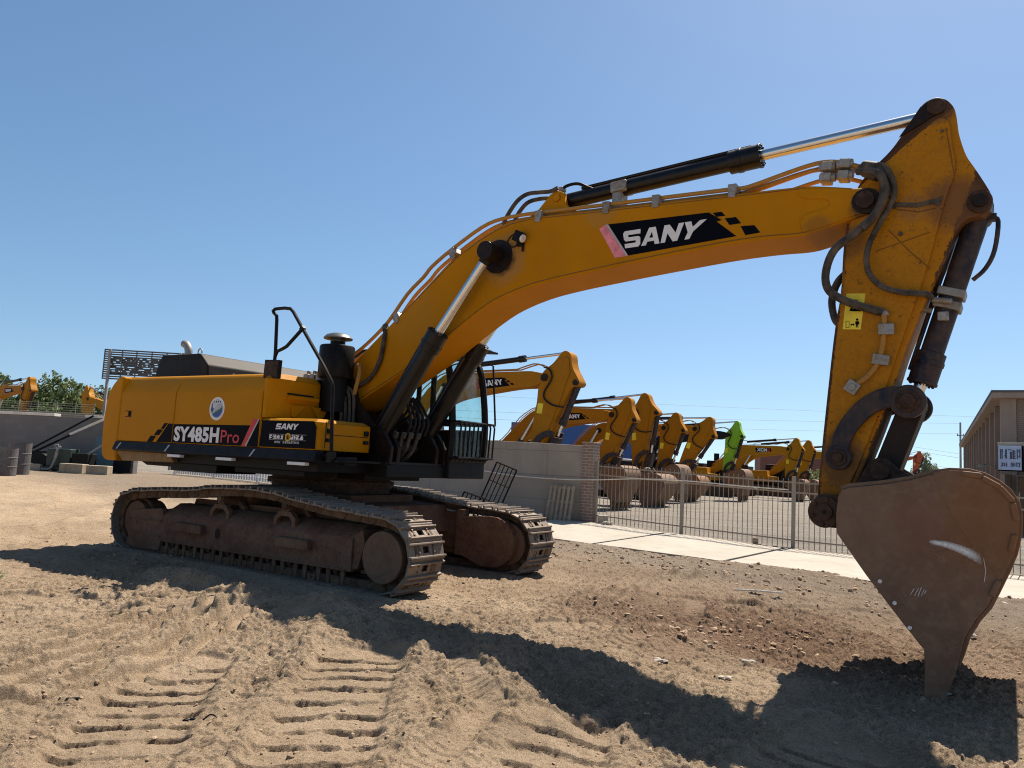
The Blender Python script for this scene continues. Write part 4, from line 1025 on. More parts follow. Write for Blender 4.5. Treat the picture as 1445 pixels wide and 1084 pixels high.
for s in (-1, 1):
    b = B(); b.prism(band(arc, .098, .075), s*.295, s*.355, 'y')
    b.cyl((LP[0], s*.285, LP[2]), (LP[0], s*.365, LP[2]), .15, n=28); b.cyl((RP[0], s*.285, RP[2]), (RP[0], s*.365, RP[2]), .115, n=24)
    rk = mk('rocker_link', b, M['muddyblack'], EX, .012)
    b = B(); b.cyl((LP[0], s*.36, LP[2]), (LP[0], s*.39, LP[2]), .10, n=24); b.cyl((LP[0], s*.385, LP[2]), (LP[0], s*.43, LP[2]), .065, n=18); b.cyl((RP[0], s*.36, RP[2]), (RP[0], s*.385, RP[2]), .078, n=20); b.cyl((RP[0], s*.38, RP[2]), (RP[0], s*.42, RP[2]), .045, n=16)
    mk_sep('link_pin', b, M['rust'], rk, .008)
b = B(); b.prism([(6.715, 2.17), (6.93, 2.15), (6.72, 1.56), (6.62, 1.50), (6.50, 1.58)], -.16, .16, 'y'); b.cyl((LP[0], -.27, LP[2]), (LP[0], .27, LP[2]), .115, n=24); b.cyl((BP[0], -.2, BP[2]), (BP[0], .2, BP[2]), .11, n=24)
mk('connecting_link', b, M['grease'], st, .012)
# hoses hanging at the boom tip
def ribbed(pts, r):
    P = catmull(pts, 14); b = B(); b.tube(P, [r*(1.12 if k % 2 else .93) for k in range(len(P))], 9); return b
mk('spring_hose', ribbed([(6.62,-.36,4.40),(6.70,-.38,4.28),(6.71,-.38,4.10),(6.60,-.39,3.88),(6.50,-.39,3.65),(6.50,-.39,3.44),(6.60,-.38,3.29),(6.76,-.36,3.22),(6.96,-.34,3.19),(7.0,-.2,3.185)], .027), M['hose'], st)
for i, pts in enumerate(([(6.42,-.30,4.46),(6.55,-.38,4.40),(6.63,-.40,4.26),(6.60,-.41,4.02),(6.43,-.42,3.82),(6.22,-.42,3.66),(6.14,-.42,3.45),(6.16,-.41,3.28),(6.28,-.38,3.18),(6.44,-.34,3.11),(6.62,-.30,3.05)],
                         [(6.40,-.33,4.42),(6.58,-.43,4.34),(6.65,-.44,4.16),(6.58,-.44,3.96),(6.46,-.44,3.82)],
                         [(6.44,-.26,4.46),(6.60,-.32,4.44),(6.68,-.34,4.30),(6.68,-.35,4.12)],
                         [(6.30,.1,3.6),(6.18,.0,3.45),(6.13,-.05,3.25),(6.17,-.1,3.05),(6.24,-.1,2.98)])):
    b = B(); b.tube(catmull(pts, 6), .038 if i == 0 else .036, 10); mk('hose', b, M['hose'], st)
b = B(); b.box((6.52, -.33, 4.40), (.17, .12, .13), Matrix.Rotation(R(30), 3, 'Y')); b.cyl((6.44, -.33, 4.46), (6.58, -.38, 4.40), .06, n=10); mk('hose_manifold', b, M['hose'], st, .02)
b = B(); b.tube(catmull([(6.62,-.31,3.05),(6.63,-.31,2.95),(6.61,-.31,2.72),(6.57,-.31,2.57),(6.48,-.31,2.45),(6.38,-.31,2.38)], 4), .024, 8); mk('stick_pipe', b, M['pipe'], st)
b = B(); b.box((6.645, -.31, 2.89), (.13, .07, .10)); b.box((6.60, -.31, 2.61), (.14, .07, .095), Matrix.Rotation(R(10), 3, 'Y')); b.box((6.36, -.31, 2.36), (.115, .06, .115), Matrix.Rotation(R(35), 3, 'Y')); b.cyl((6.36, -.335, 2.36), (6.36, -.355, 2.36), .035, n=12); b.cyl((6.62, -.31, 3.03), (6.66, -.31, 3.05), .035, n=8)
for q in ((6.615, 2.915), (6.675, 2.865), (6.56, 2.62), (6.645, 2.60)): b.cyl((q[0], -.34, q[1]), (q[0], -.358, q[1]), .014, n=6)
mk_sep('pipe_clamp', b, M['steel'], st, .008)
# warning label
b = B(); yl = -.2805
flat(b, [(6.268, 2.915), (6.425, 2.905), (6.465, 3.245), (6.30, 3.255)], yl, .002, 0, idm)
for q in ([(6.325, 3.085), (6.335, 3.11), (6.42, 3.10), (6.425, 3.075)], [(6.325, 3.085), (6.345, 3.09), (6.385, 3.19), (6.37, 3.195)], [(6.415, 3.08), (6.43, 3.085), (6.395, 3.19), (6.38, 3.19)]): flat(b, q, yl-.0022-.0004*len(b.bm.verts)/8, .001, 1, idm)
flat(b, el(6.395, 3.0, .011, .012), yl-.002, .001, 1, idm)
flat(b, [(6.38,2.985),(6.412,2.984),(6.414,2.955),(6.405,2.955),(6.404,2.925),(6.397,2.925),(6.396,2.95),(6.393,2.95),(6.392,2.925),(6.384,2.925),(6.385,2.955),(6.378,2.955)], yl-.0021, .001, 1, idm)
flat(b, [(6.335,2.955),(6.347,2.968),(6.347,2.959),(6.361,2.959),(6.361,2.968),(6.373,2.954),(6.361,2.941),(6.361,2.95),(6.347,2.95),(6.347,2.941)], yl-.002, .001, 1, idm)
for q in ((6.295, 6.299, 2.93, 2.99), (6.323, 6.327, 2.93, 2.99)): b.rng(q[0], q[1], yl-.003, yl, q[2], q[3], 1)
b.rng(6.297, 6.325, yl-.0034, yl, 2.928, 2.932, 1); b.rng(6.297, 6.325, yl-.0034, yl, 2.988, 2.992, 1)
mk('warning_label', b, [M['brightyellow'], M['decalblack']], st, smooth=False)

# --- bucket
BK = [(6.36,1.41),(6.42,1.44),(6.52,1.455),(6.70,1.485),(6.89,1.53),(7.03,1.58),(7.17,1.61),(7.30,1.61),(7.40,1.585),(7.49,1.535),(7.56,1.475),(7.61,1.39),(7.625,1.30),(7.62,1.16),(7.59,1.01),(7.54,.87),(7.47,.70),(7.42,.585),(7.345,.48),(7.27,.33),(7.23,.19),(7.20,.10)]
b = B(); b.shell(BK, .035, -.80, .80); bk = mk('bucket', b, M['bucket'], EX, .008)
side = [(6.335,1.36)]+BK+[(7.13,.10),(7.0,.12),(7.0,.17),(6.955,.22),(6.83,.375),(6.56,.72),(6.325,1.05),(6.318,1.2)]
for s in (-1, 1):
    b = B(); b.prism(side, s*.795, s*.835, 'y'); sp = mk('bucket_side', b, M['bucket'], bk, .008)
    b = B(); b.prism([(7.05,1.597),(7.17,1.622),(7.30,1.622),(7.41,1.597),(7.50,1.545),(7.57,1.485),(7.622,1.39),(7.638,1.30),(7.632,1.16),(7.60,1.0),(7.52,.80),(7.35,.98),(7.22,1.2),(7.11,1.42)], s*.832, s*.8385, 'y'); mk('wear_plate', b, M['bucketscrape'], bk, .006)
    b = B(); b.prism([(6.36,1.28),(6.44,1.30),(6.63,.86),(7.1,.22),(7.0,.17),(6.83,.375),(6.56,.72),(6.325,1.05)], s*.832, s*.839, 'y')
    mk('side_edge_plate', b, M['bucket'], bk, .005)
    b = B()
    for x, z in ((6.665, .685), (6.775, .525), (6.885, .345)): b.cyl((x, s*.84, z), (x, s*.853, z), .016, n=14)
    mk_sep('bolt', b, M['white'], bk)
b = B()
for i, (x, z, a) in enumerate(((7.33, 1.625, 5), (7.47, 1.565, 30), (7.575, 1.475, 50), (7.635, 1.33, 80), (7.62, 1.08, 102), (7.50, .72, 112))):
    for y in (-.74, 0, .74): b.box((x-.030*math.sin(R(a)), y, z-.030*math.cos(R(a))), (.14, .24, .045), Matrix.Rotation(R(a), 3, 'Y'))
for y in (-.4, .4): b.shell([(7.2, 1.612), (7.3, 1.612), (7.40, 1.587), (7.49, 1.537), (7.56, 1.477), (7.612, 1.39), (7.627, 1.30), (7.622, 1.16), (7.592, 1.01), (7.542, .87), (7.47, .70)][::-1], .022, y-.06, y+.06)
mk_sep('heel_shroud', b, M['bucketscrape'], bk, .015)
b = B(); b.shell([(7.24, .30), (7.18, .10), (7.10, .06), (7.0, .14)], .03, -.8, .8); mk('bucket_lip', b, M['tooth'], bk, .006)
for y in (-.775, -.39, 0, .39, .775):
    b = B(); A = [(6.985,.20),(7.245,.24),(7.205,.05),(7.13,-.17),(7.10,-.25),(7.0,-.27),(6.98,-.22),(6.99,.0)]
    b.prism(A, y-.065, y+.065, 'y')
    for v in b.bm.verts:
        if v.co.z < -.1: v.co.y = y+(v.co.y-y)*.7
    mk('tooth', b, M['bucket'], bk, .01)
b = B(); ear = [(5.99,1.20),(6.02,1.30),(6.10,1.36),(6.30,1.36),(6.42,1.50),(6.50,1.66),(6.58,1.72),(6.66,1.71),(6.74,1.63),(6.90,1.54),(6.9,1.48),(6.45,1.40),(6.36,1.36),(6.34,1.06),(6.20,1.06),(6.10,1.07),(6.02,1.11)]
for s in (-1, 1): b.prism(ear, s*.29, s*.36, 'y')
mk_sep('bucket_ear', b, M['rust'], bk, .012)
b = B()
for s in (-1, 1):
    b.cyl((BH[0], s*.355, BH[2]), (BH[0], s*.385, BH[2]), .145, n=28, mi=0); b.cyl((BH[0], s*.38, BH[2]), (BH[0], s*.405, BH[2]), .075, n=20, mi=0); b.cyl((BH[0], s*.4, BH[2]), (BH[0], s*.415, BH[2]), .02, n=10, mi=1)
    for k in range(6):
        a = R(60*k+20); b.cyl((BH[0]+.112*math.cos(a), s*.38, BH[2]+.112*math.sin(a)), (BH[0]+.112*math.cos(a), s*.40, BH[2]+.112*math.sin(a)), .024, n=6, mi=0)
    b.cyl((BP[0], s*.355, BP[2]), (BP[0], s*.39, BP[2]), .085, n=20, mi=0)
mk_sep('bucket_pin', b, [M['rust'], M['grease']], bk, .006)
# chalk marks sprayed on the bucket
def spray_mat(name, x0, z0, a, bq, L, w0, w1, amt):
    m = Mat(name); P = m.obj(); sx = m.n('ShaderNodeSeparateXYZ'); m.l(P, sx.inputs[0]); M_ = m.math
    t = M_('SUBTRACT', sx.outputs[0], x0); zc = M_('ADD', z0, M_('ADD', M_('MULTIPLY', t, a), M_('MULTIPLY', M_('MULTIPLY', t, t), bq)))
    w = M_('ADD', w0, M_('MULTIPLY', t, (w1-w0)/L)); d = M_('DIVIDE', M_('ABSOLUTE', M_('SUBTRACT', sx.outputs[2], zc)), w)
    al = M_('MULTIPLY', m.ramp(d, .15, 1., 1, 0), M_('MULTIPLY', m.ramp(t, 0, .05, 0, 1), m.ramp(t, L-.09, L, 1, 0)))
    al = M_('MULTIPLY', al, m.ramp(m.noise(55, 5, .7), .25, .6, .45, 1.)); al = M_('MULTIPLY', al, amt)
    m.set((.80, .78, .74), .8); tr = m.n('ShaderNodeBsdfTransparent'); mx = m.n('ShaderNodeMixShader'); m.l(al, mx.inputs[0]); m.l(tr.outputs[0], mx.inputs[1]); m.l(m.bs.outputs[0], mx.inputs[2]); m.l(mx.outputs[0], m.out.inputs[0])
    return m.m
b = B(); ys_ = -.8405
flat(b, [(7.0, .88), (7.42, .88), (7.42, 1.08), (7.0, 1.08)], ys_, .001, 0, idm)
mk('spray_mark', b, spray_mat('white_spray_paint', 7.02, 1.04, .03, -.875, .37, .018, .05, 1.), bk, smooth=False)
b = B()
for x, z, dx, dz in ((6.885,.605,.03,.055),(6.915,.60,.03,.065),(6.94,.60,.025,.075),(6.965,.61,.02,.05),(6.985,.625,.015,.03)): flat(b, [(x, z), (x+.007, z), (x+dx+.006, z+dz), (x+dx, z+dz)], ys_, .001, 0, idm)
flat(b, [(7.395,.95),(7.40,.95),(7.415,.86),(7.405,.77),(7.40,.77),(7.408,.86)], ys_, .001, 0, idm)
mk('chalk_mark', b, spray_mat('chalk', 6.8, .8, 0, 0, .8, 2., 2., .55), bk, smooth=False)

# --- cab on the far side
cy0, cy1, cx0, cx1 = .56, 1.42, -.85, 1.10
b = B(); b.rng(cx0, cx1, cy0, cy1, 1.24, 1.50); b.rng(cx0, .55, cy0+.01, cy0+.06, 1.5, 2.02); b.rng(cx0, cx1-.05, cy1-.06, cy1, 1.5, 1.95); b.rng(cx0, cx0+.06, cy0, cy1, 1.5, 3.0)
b.rng(cx0, -.2, cy0, cy0+.05, 2.0, 3.0)
cab = mk('cab', b, M['hood'], EX, .03)
b = B()
for y in (cy0+.03, cy1-.03):
    b.tube(catmull([(cx1-.03, y, 1.48), (cx1-.01, y, 2.0), (cx1-.12, y, 2.75), (cx1-.28, y, 2.98), (cx1-.5, y, 3.03)], 3), .05, 8); b.tube([(.1, y, 1.5), (.08, y, 3.0)], .045, 8); b.tube([(-.2, y, 2.0), (-.2, y, 3.0)], .04, 8); b.tube([(-.8, y, 2.03), (cx1-.03, y, 2.03)], .03, 8)
b.tube([(cx1-.03, cy0, 2.02), (cx1-.03, cy1, 2.02)], .025, 8); b.tube([(cx1-.02, cy0, 1.5), (cx1-.02, cy1, 1.5)], .04, 8)
mk('cab_pillar', b, M['black'], cab)
b = B(); b.prism([(cx0-.02, 2.99), (cx0+.03, 3.10), (cx1-.4, 3.13), (cx1-.16, 3.08), (cx1-.18, 3.0)], cy0-.01, cy1+.01, 'y'); mk('cab_roof', b, M['black'], cab, .03)
b = B(); b.prism([(cx1-.03, 2.04), (cx1-.02, 2.04), (cx1-.13, 2.74), (cx1-.28, 2.97), (cx1-.29, 2.965), (cx1-.14, 2.735)], cy0+.07, cy1-.07, 'y'); mk('windscreen', b, M['glass'], cab)
b = B(); b.rng(cx1-.03, cx1-.02, cy0+.06, cy1-.06, 1.54, 2.0); mk('lower_windscreen', b, M['glass'], cab)
for y in (cy0+.03, cy1-.035):
    b = B(); b.rng(-.17, .06, y, y+.006, 2.04, 2.97); b.prism([(.12, 2.05), (cx1-.07, 2.05), (cx1-.17, 2.72), (cx1-.33, 2.95), (.12, 2.97)], y, y+.006, 'y'); mk('side_window', b, M['glass'], cab)
b = B(); b.rng(-.55, .0, .78, 1.22, 1.62, 1.80); b.prism([(-.55, 1.75), (-.68, 2.45), (-.60, 2.62), (-.48, 2.62), (-.42, 2.4), (-.36, 1.8)], .80, 1.20, 'y'); b.rng(.1, .3, .72, .82, 1.6, 2.0); b.rng(.1, .3, 1.2, 1.3, 1.6, 2.0); b.rng(-.4, -.1, .9, 1.1, 1.5, 1.65); mk('operator_seat', b, M['rubber'], cab, .04)
# front guard grille, visor, lamp, mirror bar
b = B(); gx = cx1+.16
for k in range(9):
    y = cy0-.02+k*(cy1-cy0-.04)/8; b.tube([(cx1+.02, y, 1.50), (gx, y, 1.55), (gx+.02, y, 1.98), (gx-.01, y, 2.04)], .013, 6)
b.tube([(gx, cy0-.04, 1.54), (gx, cy1-.04, 1.54)], .018, 6); b.tube([(gx, cy0-.04, 2.03), (gx, cy1-.02, 2.03)], .018, 6); b.tube([(cx1, cy0-.04, 2.03), (gx, cy0-.04, 2.03)], .016, 6); b.tube([(cx1, cy1-.02, 2.03), (gx, cy1-.02, 2.03)], .016, 6)
b.tube([(cx1, cy0-.04, 1.52), (gx, cy0-.04, 1.54)], .016, 6)
mk('front_guard', b, M['black'], cab)
b = B(); b.tube([(gx+.04, cy1-.08, 2.04), (gx-.05, cy1-.08, 2.9), (gx-.14, cy1-.08, 2.93)], .014, 6); mk('mirror_bar', b, M['black'], cab)
b = B(); b.prism([(cx1-.52, 3.13), (cx1-.46, 3.20), (cx1+.10, 3.12), (cx1+.10, 3.09), (cx1-.4, 3.12)], cy0+.0, cy1+.05, 'y')
for k in range(7): b.rng(cx1-.45+k*.07, cx1-.41+k*.07, cy0+.02, cy1+.03, 3.165-k*.009, 3.205-k*.009)
mk('sun_visor', b, M['black'], cab, .006)
b = B(); b.box((cx1-.06, cy1-.2, 3.03), (.09, .13, .10), None, 0); b.box((cx1-.012, cy1-.2, 3.03), (.01, .10, .08), None, 1); b.box((cx1-.06, cy0+.15, 3.0), (.08, .1, .09), None, 0); mk('roof_lamp', b, [M['steel'], M['white']], cab, .01)
b = B(); b.rng(-.15, -.06, cy0+.02, cy0+.028, 2.72, 2.86); mk('cab_sticker', b, M['lemon'], cab)

# ------------------------------------------------------------------ other excavators
def simil(a0, a1, b0, b1):
    """2-D similarity taking a0->b0, a1->b1; returns f(p), scale"""
    za = complex(*a1)-complex(*a0); zb = complex(*b1)-complex(*b0); k = zb/za
    def f(p):
        q = (complex(*p)-complex(*a0))*k+complex(*b0); return (q.real, q.imag)
    return f, abs(k)
mT, mH, mFoot, mTop = (6.47, 4.12), (6.14, 1.20), (-.1, 2.38), (7.05, 4.95)
BK2 = BK[::2]+[BK[-1]]
def make_excavator(loc, rz, T, H, footz, label, group, body=M['oldyellow'], boomcol=None, stickcol=None, decal=None, dmat=M['decalblack'], curl=0., gz0=0., full=True, hide_bucket=False):
    """loc: world point under (0,0); machine frame x forward; T = boom tip pin, H = stick lower pin in that frame"""
    boomcol = boomcol or body; stickcol = stickcol or body
    fS, s = simil(mT, mH, T, H)
    L = 6.804*s; dz = T[1]-footz; dx = math.sqrt(max(L*L-dz*dz, .1)); F = (T[0]-dx, footz)
    fB, sb = simil(mFoot, mT, F, T)
    def fat(f, a, c, q):
        a, c = complex(*f(a)), complex(*f(c)); d = (c-a)/abs(c-a)
        def g(p):
            z = (complex(*f(p))-a)/d; z = complex(z.real, z.imag*q)*d+a; return (z.real, z.imag)
        return g
    fS = fat(fS, mT, mH, 1.0 if stickcol is M['green'] else 1.28); fB = fat(fB, mFoot, mT, 1.1)
    root = empty('excavator', loc, rz, label, 'excavator', group)
    w = .30*s
    b = B(); b.prism([fB(p) for p in chaikin(BOOM, 1)], -w, w, 'y'); bo = mk('boom', b, boomcol, root, .015)
    b = B(); b.prism([fS(p) for p in chaikin(STK, 1)], -w*.8, w*.8, 'y'); b.prism([fS(p) for p in pl], -w*.92, -w*.8, 'y'); st = mk('stick', b, stickcol, root, .012)
    b = B()
    for p, f, r in ((mT, fS, .13), ((2.32, 4.01), fB, .15)):
        q = f(p); b.cyl((q[0], -w*1.15, q[1]), (q[0], w*1.15, q[1]), r*s, n=14)
    q = fS((7.385, 4.01)); b.cyl((q[0], -w, q[1]), (q[0], w, q[1]), .1*s, n=14)
    mk_sep('pivot_pin', b, M['grease'], bo)
    def cyl2(name, par, a, h, e, r, y, mat):
        b = B(); a = Vector((a[0], y, a[1])); h = Vector((h[0], y, h[1])); e = Vector((e[0], y, e[1])); d = (h-a).normalized()
        b.cyl(a, h-d*.25*s, r*s, n=12); b.cyl(h-d*.25*s, h, r*1.3*s, n=12); c = mk(name, b, mat, par)
        b = B(); b.cyl(h, e, r*.52*s, n=10); mk(name+'_rod', b, M['chrome'], c)
    A, E_ = fB((3.03, 4.70)), fS((7.04, 5.02)); h = (A[0]+(E_[0]-A[0])*.6, A[1]+(E_[1]-A[1])*.6)
    cyl2('arm_cylinder', root, A, h, E_, .095, 0, M['cylblack'])
    for y in (-1, 1): cyl2('boom_cylinder', root, fB((.75, 1.70)), fB((1.5, 2.95)), fB((2.31, 4.02)), .12, y*.44*s, M['cylblack'])
    A, E_ = fS((7.385, 4.01)), fS((6.825, 2.225)); h = (A[0]+(E_[0]-A[0])*.8, A[1]+(E_[1]-A[1])*.8)
    cyl2('bucket_cylinder', root, A, h, E_, .105, 0, M['muddyblack'])
    b = B(); fl = [fS(p) for p in band(arc, .10, .08)]
    for y in (-1, 1): b.prism(fl, y*.28*s, y*.34*s, 'y')
    b.prism([fS(p) for p in ((6.715, 2.17), (6.93, 2.15), (6.72, 1.56), (6.50, 1.58))], -.15*s, .15*s, 'y'); mk('bucket_linkage', b, M['muddyblack'], st)
    b = B(); b.prism([fS(p) for p in ((6.52,1.9),(6.36,1.36),(6.28,1.13),(6.12,1.05),(6.05,1.12),(6.045,1.3),(6.09,1.78),(6.25,1.72))], -w*.96, w*.96, 'y'); mk('stick_end', b, M['rust'], st, .01)
    pipes = [fB(p) for p in p1[2:]]; b = B(); b.tube([(x, -w*.7, z) for x, z in pipes], .024*s, 6); b.tube([(x, w*.2, z+.01) for x, z in pipes], .024*s, 6); mk('hydraulic_pipe', b, M['pipe'], bo)
    b = B(); hs = [fS(p) for p in ((6.45,4.46),(6.62,4.40),(6.70,4.10),(6.50,3.65),(6.52,3.40),(6.76,3.22),(7.1,3.17))]; b.tube(catmull([(x, -w*1.1, z) for x, z in hs], 4), .03*s, 6)
    hs = [fB(p) for p in ((2.3,4.48),(2.48,4.74),(2.8,4.80),(3.05,4.8))]; b.tube(catmull([(x, -.1, z) for x, z in hs], 4), .026*s, 6); mk_sep('hose', b, M['rubber'], st)
    b = B(); lb = [fS(p) for p in ((6.27,2.915),(6.43,2.905),(6.465,3.245),(6.30,3.255))]; b.prism(lb, -w*.92-.006, -w*.92, 'y'); mk('warning_label', b, M['brightyellow'], st)
    if not hide_bucket:
        rot = complex(math.cos(R(curl)), math.sin(R(curl)))
        def fK(p):
            q = (complex(*p)-complex(6.14, 1.20))*rot*s*1.12+complex(*H); return (q.real, q.imag)
        pk = [fK(p) for p in BK2]; wb = .90*s
        b = B(); b.shell(pk, .04*s, -wb, wb)
        sd = [fK(p) for p in [(6.335,1.36)]+BK2+[(7.0,.12),(6.955,.22),(6.56,.72),(6.325,1.05)]]
        for y in (-1, 1): b.prism(sd, y*wb, y*(wb+.035), 'y')
        ea = [fK(p) for p in ear]
        for y in (-1, 1): b.prism(ea, y*.27*s, y*.33*s, 'y')
        bk_ = mk('bucket', b, M['bucket'], root)
        for k in range(5):
            y = wb*(-1+k/2)*.94; b = B(); b.prism([fK(p) for p in ((6.97,.22),(7.24,.22),(7.12,-.17),(7.0,-.23))], y-.065*s, y+.065*s, 'y'); mk('tooth', b, M['tooth'], bk_)
    if decal:
        d = quadmap(fB((3.85, 3.86)), fB((5.1, 3.93)), fB((5.0, 4.21)), fB((3.75, 4.22))); yb = -w-.002
        fr = lambda u0, v0, u1, v1: quadmap(d((u0, v0)), d((u1, v0)), d((u1, v1)), d((u0, v1)))
        b = B(); flat(b, [(0, 0), (1, 0), (.82, 1), (0, 1)] if decal == 'SANY' else [(0, 0), (1.04, 0), (1.04, 1), (0, 1)], yb, .003, 0, d)
        if decal == 'SANY':
            m = fr(.12, .22, .80, .80); sany(b, yb-.003, quadmap(m((0, 0)), m((1, 0)), m((1, 1)), m((0, 1)), SANYW), 1, 0)
            for a, c in ((.86, .7), (.96, .38), (1.06, .05)): flat(b, [(a, c), (a+.09, c), (a+.05, c+.24), (a-.04, c+.24)], yb, .003, 0, d)
            flat(b, [(-.08, 0), (-.015, 0), (-.03, 1), (-.10, 1)], yb, .003, 2, d)
        else:
            q0, q1 = d((.05, .2)), d((.98, .85)); mid = q0[0]+(q1[0]-q0[0])*.78
            text_mesh(decal[:-1], (q0[0], q0[1], mid, q1[1]), yb-.003, 1, b, .05); text_mesh(decal[-1], (mid+.03, q0[1], q1[0], q1[1]), yb-.003, 2, b, .05)
        mk('brand_decal', b, [dmat, M['white'], M['red_vinyl']], bo, smooth=False)
    if full:
        ox, oz = F[0]+.1*s, gz0
        X = lambda x: ox+x*s
        Zz = lambda z: oz+z*s
        for sd_ in (-1, 1):
            lp = [(X(x), Zz(z)) for x, z in track_loop()[::3]]
            b = B(); b.prism(lp, sd_*.95*s, sd_*1.55*s, 'y'); n = 48
            P, pt = loop_resample(lp, n)
            for k in range(n):
                a, c = P[k], P[(k+1) % n]; t = (c-a).normalized(); nn = Vector((t[1], -t[0])); q = (a+c)/2+nn*.012
                b.box((q[0], sd_*1.25*s, q[1]), (.06*s, .62*s, .05*s), Matrix.Rotation(-math.atan2(t[1], t[0]), 3, 'Y'))
            b.cyl((X(1.78), sd_*1.57*s, Zz(.44)), (X(1.78), sd_*1.5*s, Zz(.44)), .29*s, n=16)
            mk('crawler_track', b, M['chain'], root)
        b = B(); b.prism([(X(-3.7), Zz(1.35)), (X(-3.62), Zz(2.2)), (X(-3.4), Zz(2.45)), (X(-.2), Zz(2.45)), (X(-.1), Zz(1.95)), (X(.75), Zz(1.9)), (X(.75), Zz(1.35))], -1.5*s, -.45*s, 'y'); b.prism([(X(-3.7), Zz(1.35)), (X(-3.62), Zz(2.2)), (X(-3.4), Zz(2.45)), (X(-.95), Zz(2.4)), (X(-.95), Zz(1.35))], -.45*s, 1.5*s, 'y')
        mk('house', b, body, root, .04)
        b = B(); b.rng(X(-3.2), X(1), -1.3*s, 1.4*s, Zz(1.0), Zz(1.35)); b.rng(X(-3.3), X(-2.2), -.9*s, 1.2*s, Zz(2.45), Zz(2.8)); mk('deck_frame', b, M['dark'], root, .02)
        b = B(); b.prism([(X(-.85), Zz(1.35)), (X(1.1), Zz(1.35)), (X(1.1), Zz(2.1)), (X(.85), Zz(2.95)), (X(.6), Zz(3.1)), (X(-.85), Zz(3.1))], .5*s, 1.45*s, 'y'); cb = mk('cab', b, M['black'], root, .04)
        b = B(); b.prism([(X(.0), Zz(2.05)), (X(.95), Zz(2.05)), (X(.72), Zz(2.9)), (X(0), Zz(2.95))], .48*s, .49*s, 'y'); b.prism([(X(1.115), Zz(2.1)), (X(1.125), Zz(2.1)), (X(.875), Zz(2.95)), (X(.865), Zz(2.95))], .6*s, 1.35*s, 'y'); mk('cab_window', b, M['window'], cb)
    return root
def row(u, v, zz=0): return U*u+V*v+Vector((0, 0, zz))
GR = 'excavators parked in a row behind the fence'
SPEC = [
 (24, (-13.84, 4.59), (-14.30, 1.50), 2.30, 'yellow excavator rising behind the cement wall just right of the big machine\'s cab', dict(decal='SANY')),
 (28, (-13.08, 3.59), (-13.55, 1.22), 1.95, 'yellow excavator with lettered boom whose bucket hangs right beside the brick pillar', dict(decal='SANY')),
 (32, (-13.93, 3.91), (-13.70, 1.18), 2.05, 'yellow excavator with near vertical stick, third of the row beyond the pillar', dict(curl=-14)),
 (36, (-14.04, 3.58), (-14.30, 1.15), 1.85, 'yellow excavator whose stick stands fourth in the row, next to the vertical one', dict(curl=16)),
 (40, (-13.87, 3.79), (-14.80, 1.30), 2.0, 'yellow excavator whose stick leans most, just left of the lime green stick', dict(curl=-20)),
 (45, (-13.61, 3.78), (-13.85, 1.22), 2.0, 'excavator with lime green stick on a dark grey boom', dict(boomcol=M['hood'], stickcol=M['green'], body=M['hood'], curl=10)),
 (52, (-11.83, 3.30), (-11.92, 1.05), 1.7, 'amber excavator with red and white lettering on its boom right of the green stick', dict(body=M['amber'], decal='XCMG')),
 (56.5, (-12.0, 3.36), (-12.05, 1.05), 1.7, 'amber excavator close behind the one with red and white lettering', dict(body=M['amber'])),
 (62, (-10.3, 3.35), (-10.3, 1.05), 1.75, 'amber excavator farthest right in the row, half hidden by the big stick', dict(body=M['amber'])),
]
for v, T, H, fz, lab, kw in SPEC:
    u0 = T[0]; g = gz(*row(u0, v).xy[:])
    make_excavator(row(u0-7, v), -YAW, (T[0]-u0+7, T[1]), (H[0]-u0+7, H[1]), fz, lab, GR, gz0=g, **kw)
# two beyond the block wall at the left, a red one far right
p = Vector((-31.42, 50, 0)); g = gz(p.x, p.y)
make_excavator(p-U*7, -YAW, (7, 4.65), (6.72, 2.2), 2.9, 'small yellow excavator with dark lettered boom beyond the block wall, far left', 'excavators beyond the block wall', decal='SANY', gz0=.7)
p = Vector((-27.15, 50, 0))
make_excavator(p+U*6.2, -YAW+math.pi, (6.2, 4.2), (6.55, 1.9), 1.5, 'older yellow excavator facing left beyond the block wall, beside the louvred sign frame', 'excavators beyond the block wall', body=M['amber'], decal='LIUGONG', dmat=M['decalblack'], gz0=.4)
p = Vector((47.2, 90, 0))
make_excavator(p-U*5, -YAW+R(10), (5, 4.6), (4.9, 2.3), 1.7, 'distant orange red excavator arm raised above the rusty bucket', None, body=M['red'], gz0=0)

# ------------------------------------------------------------------ walls, fence, pavement
def on_line(s, off=0): p = F0+FE*s+FN*off; return p
AZ = math.atan2(FE.y, FE.x)
def ground_at(p): return float(base_z(np.array([p.x]), np.array([p.y]))[0])
def line_prism(name, s0, s1, off, th, zb, zt, mat, label=None, cat=None, bevel=.01, parent=None, jag=0):
    p = on_line((s0+s1)/2, off); b = B(); L = s1-s0
    n = max(2, int(L/.45)); top = [(L/2-L*k/n, zt-p_z(s0, s1)+random.uniform(-jag, jag)) for k in range(n+1)]
    return p, b, top
# cement rendered wall with a rough coping, left of the pillar
def wall(name, s0, s1, off, th, z0, z1a, z1b, mat, label, jag=.012, kind='wall'):
    p = on_line((s0+s1)/2, off); L = abs(s1-s0); n = max(2, int(L/.35)); rr = random.Random(int(s0*10))
    poly = [(-L/2, z0), (L/2, z0)]+[(L/2-L*k/n, z1b+(z1a-z1b)*k/n+rr.uniform(-jag, jag)) for k in range(n+1)]
    b = B(); b.prism(poly, -th/2, th/2, 'y'); o = mk(name, b, mat, None, .012)
    o.location = (p.x, p.y, 0); o.rotation_euler = (0, 0, AZ); tag(o, label, kind); return o
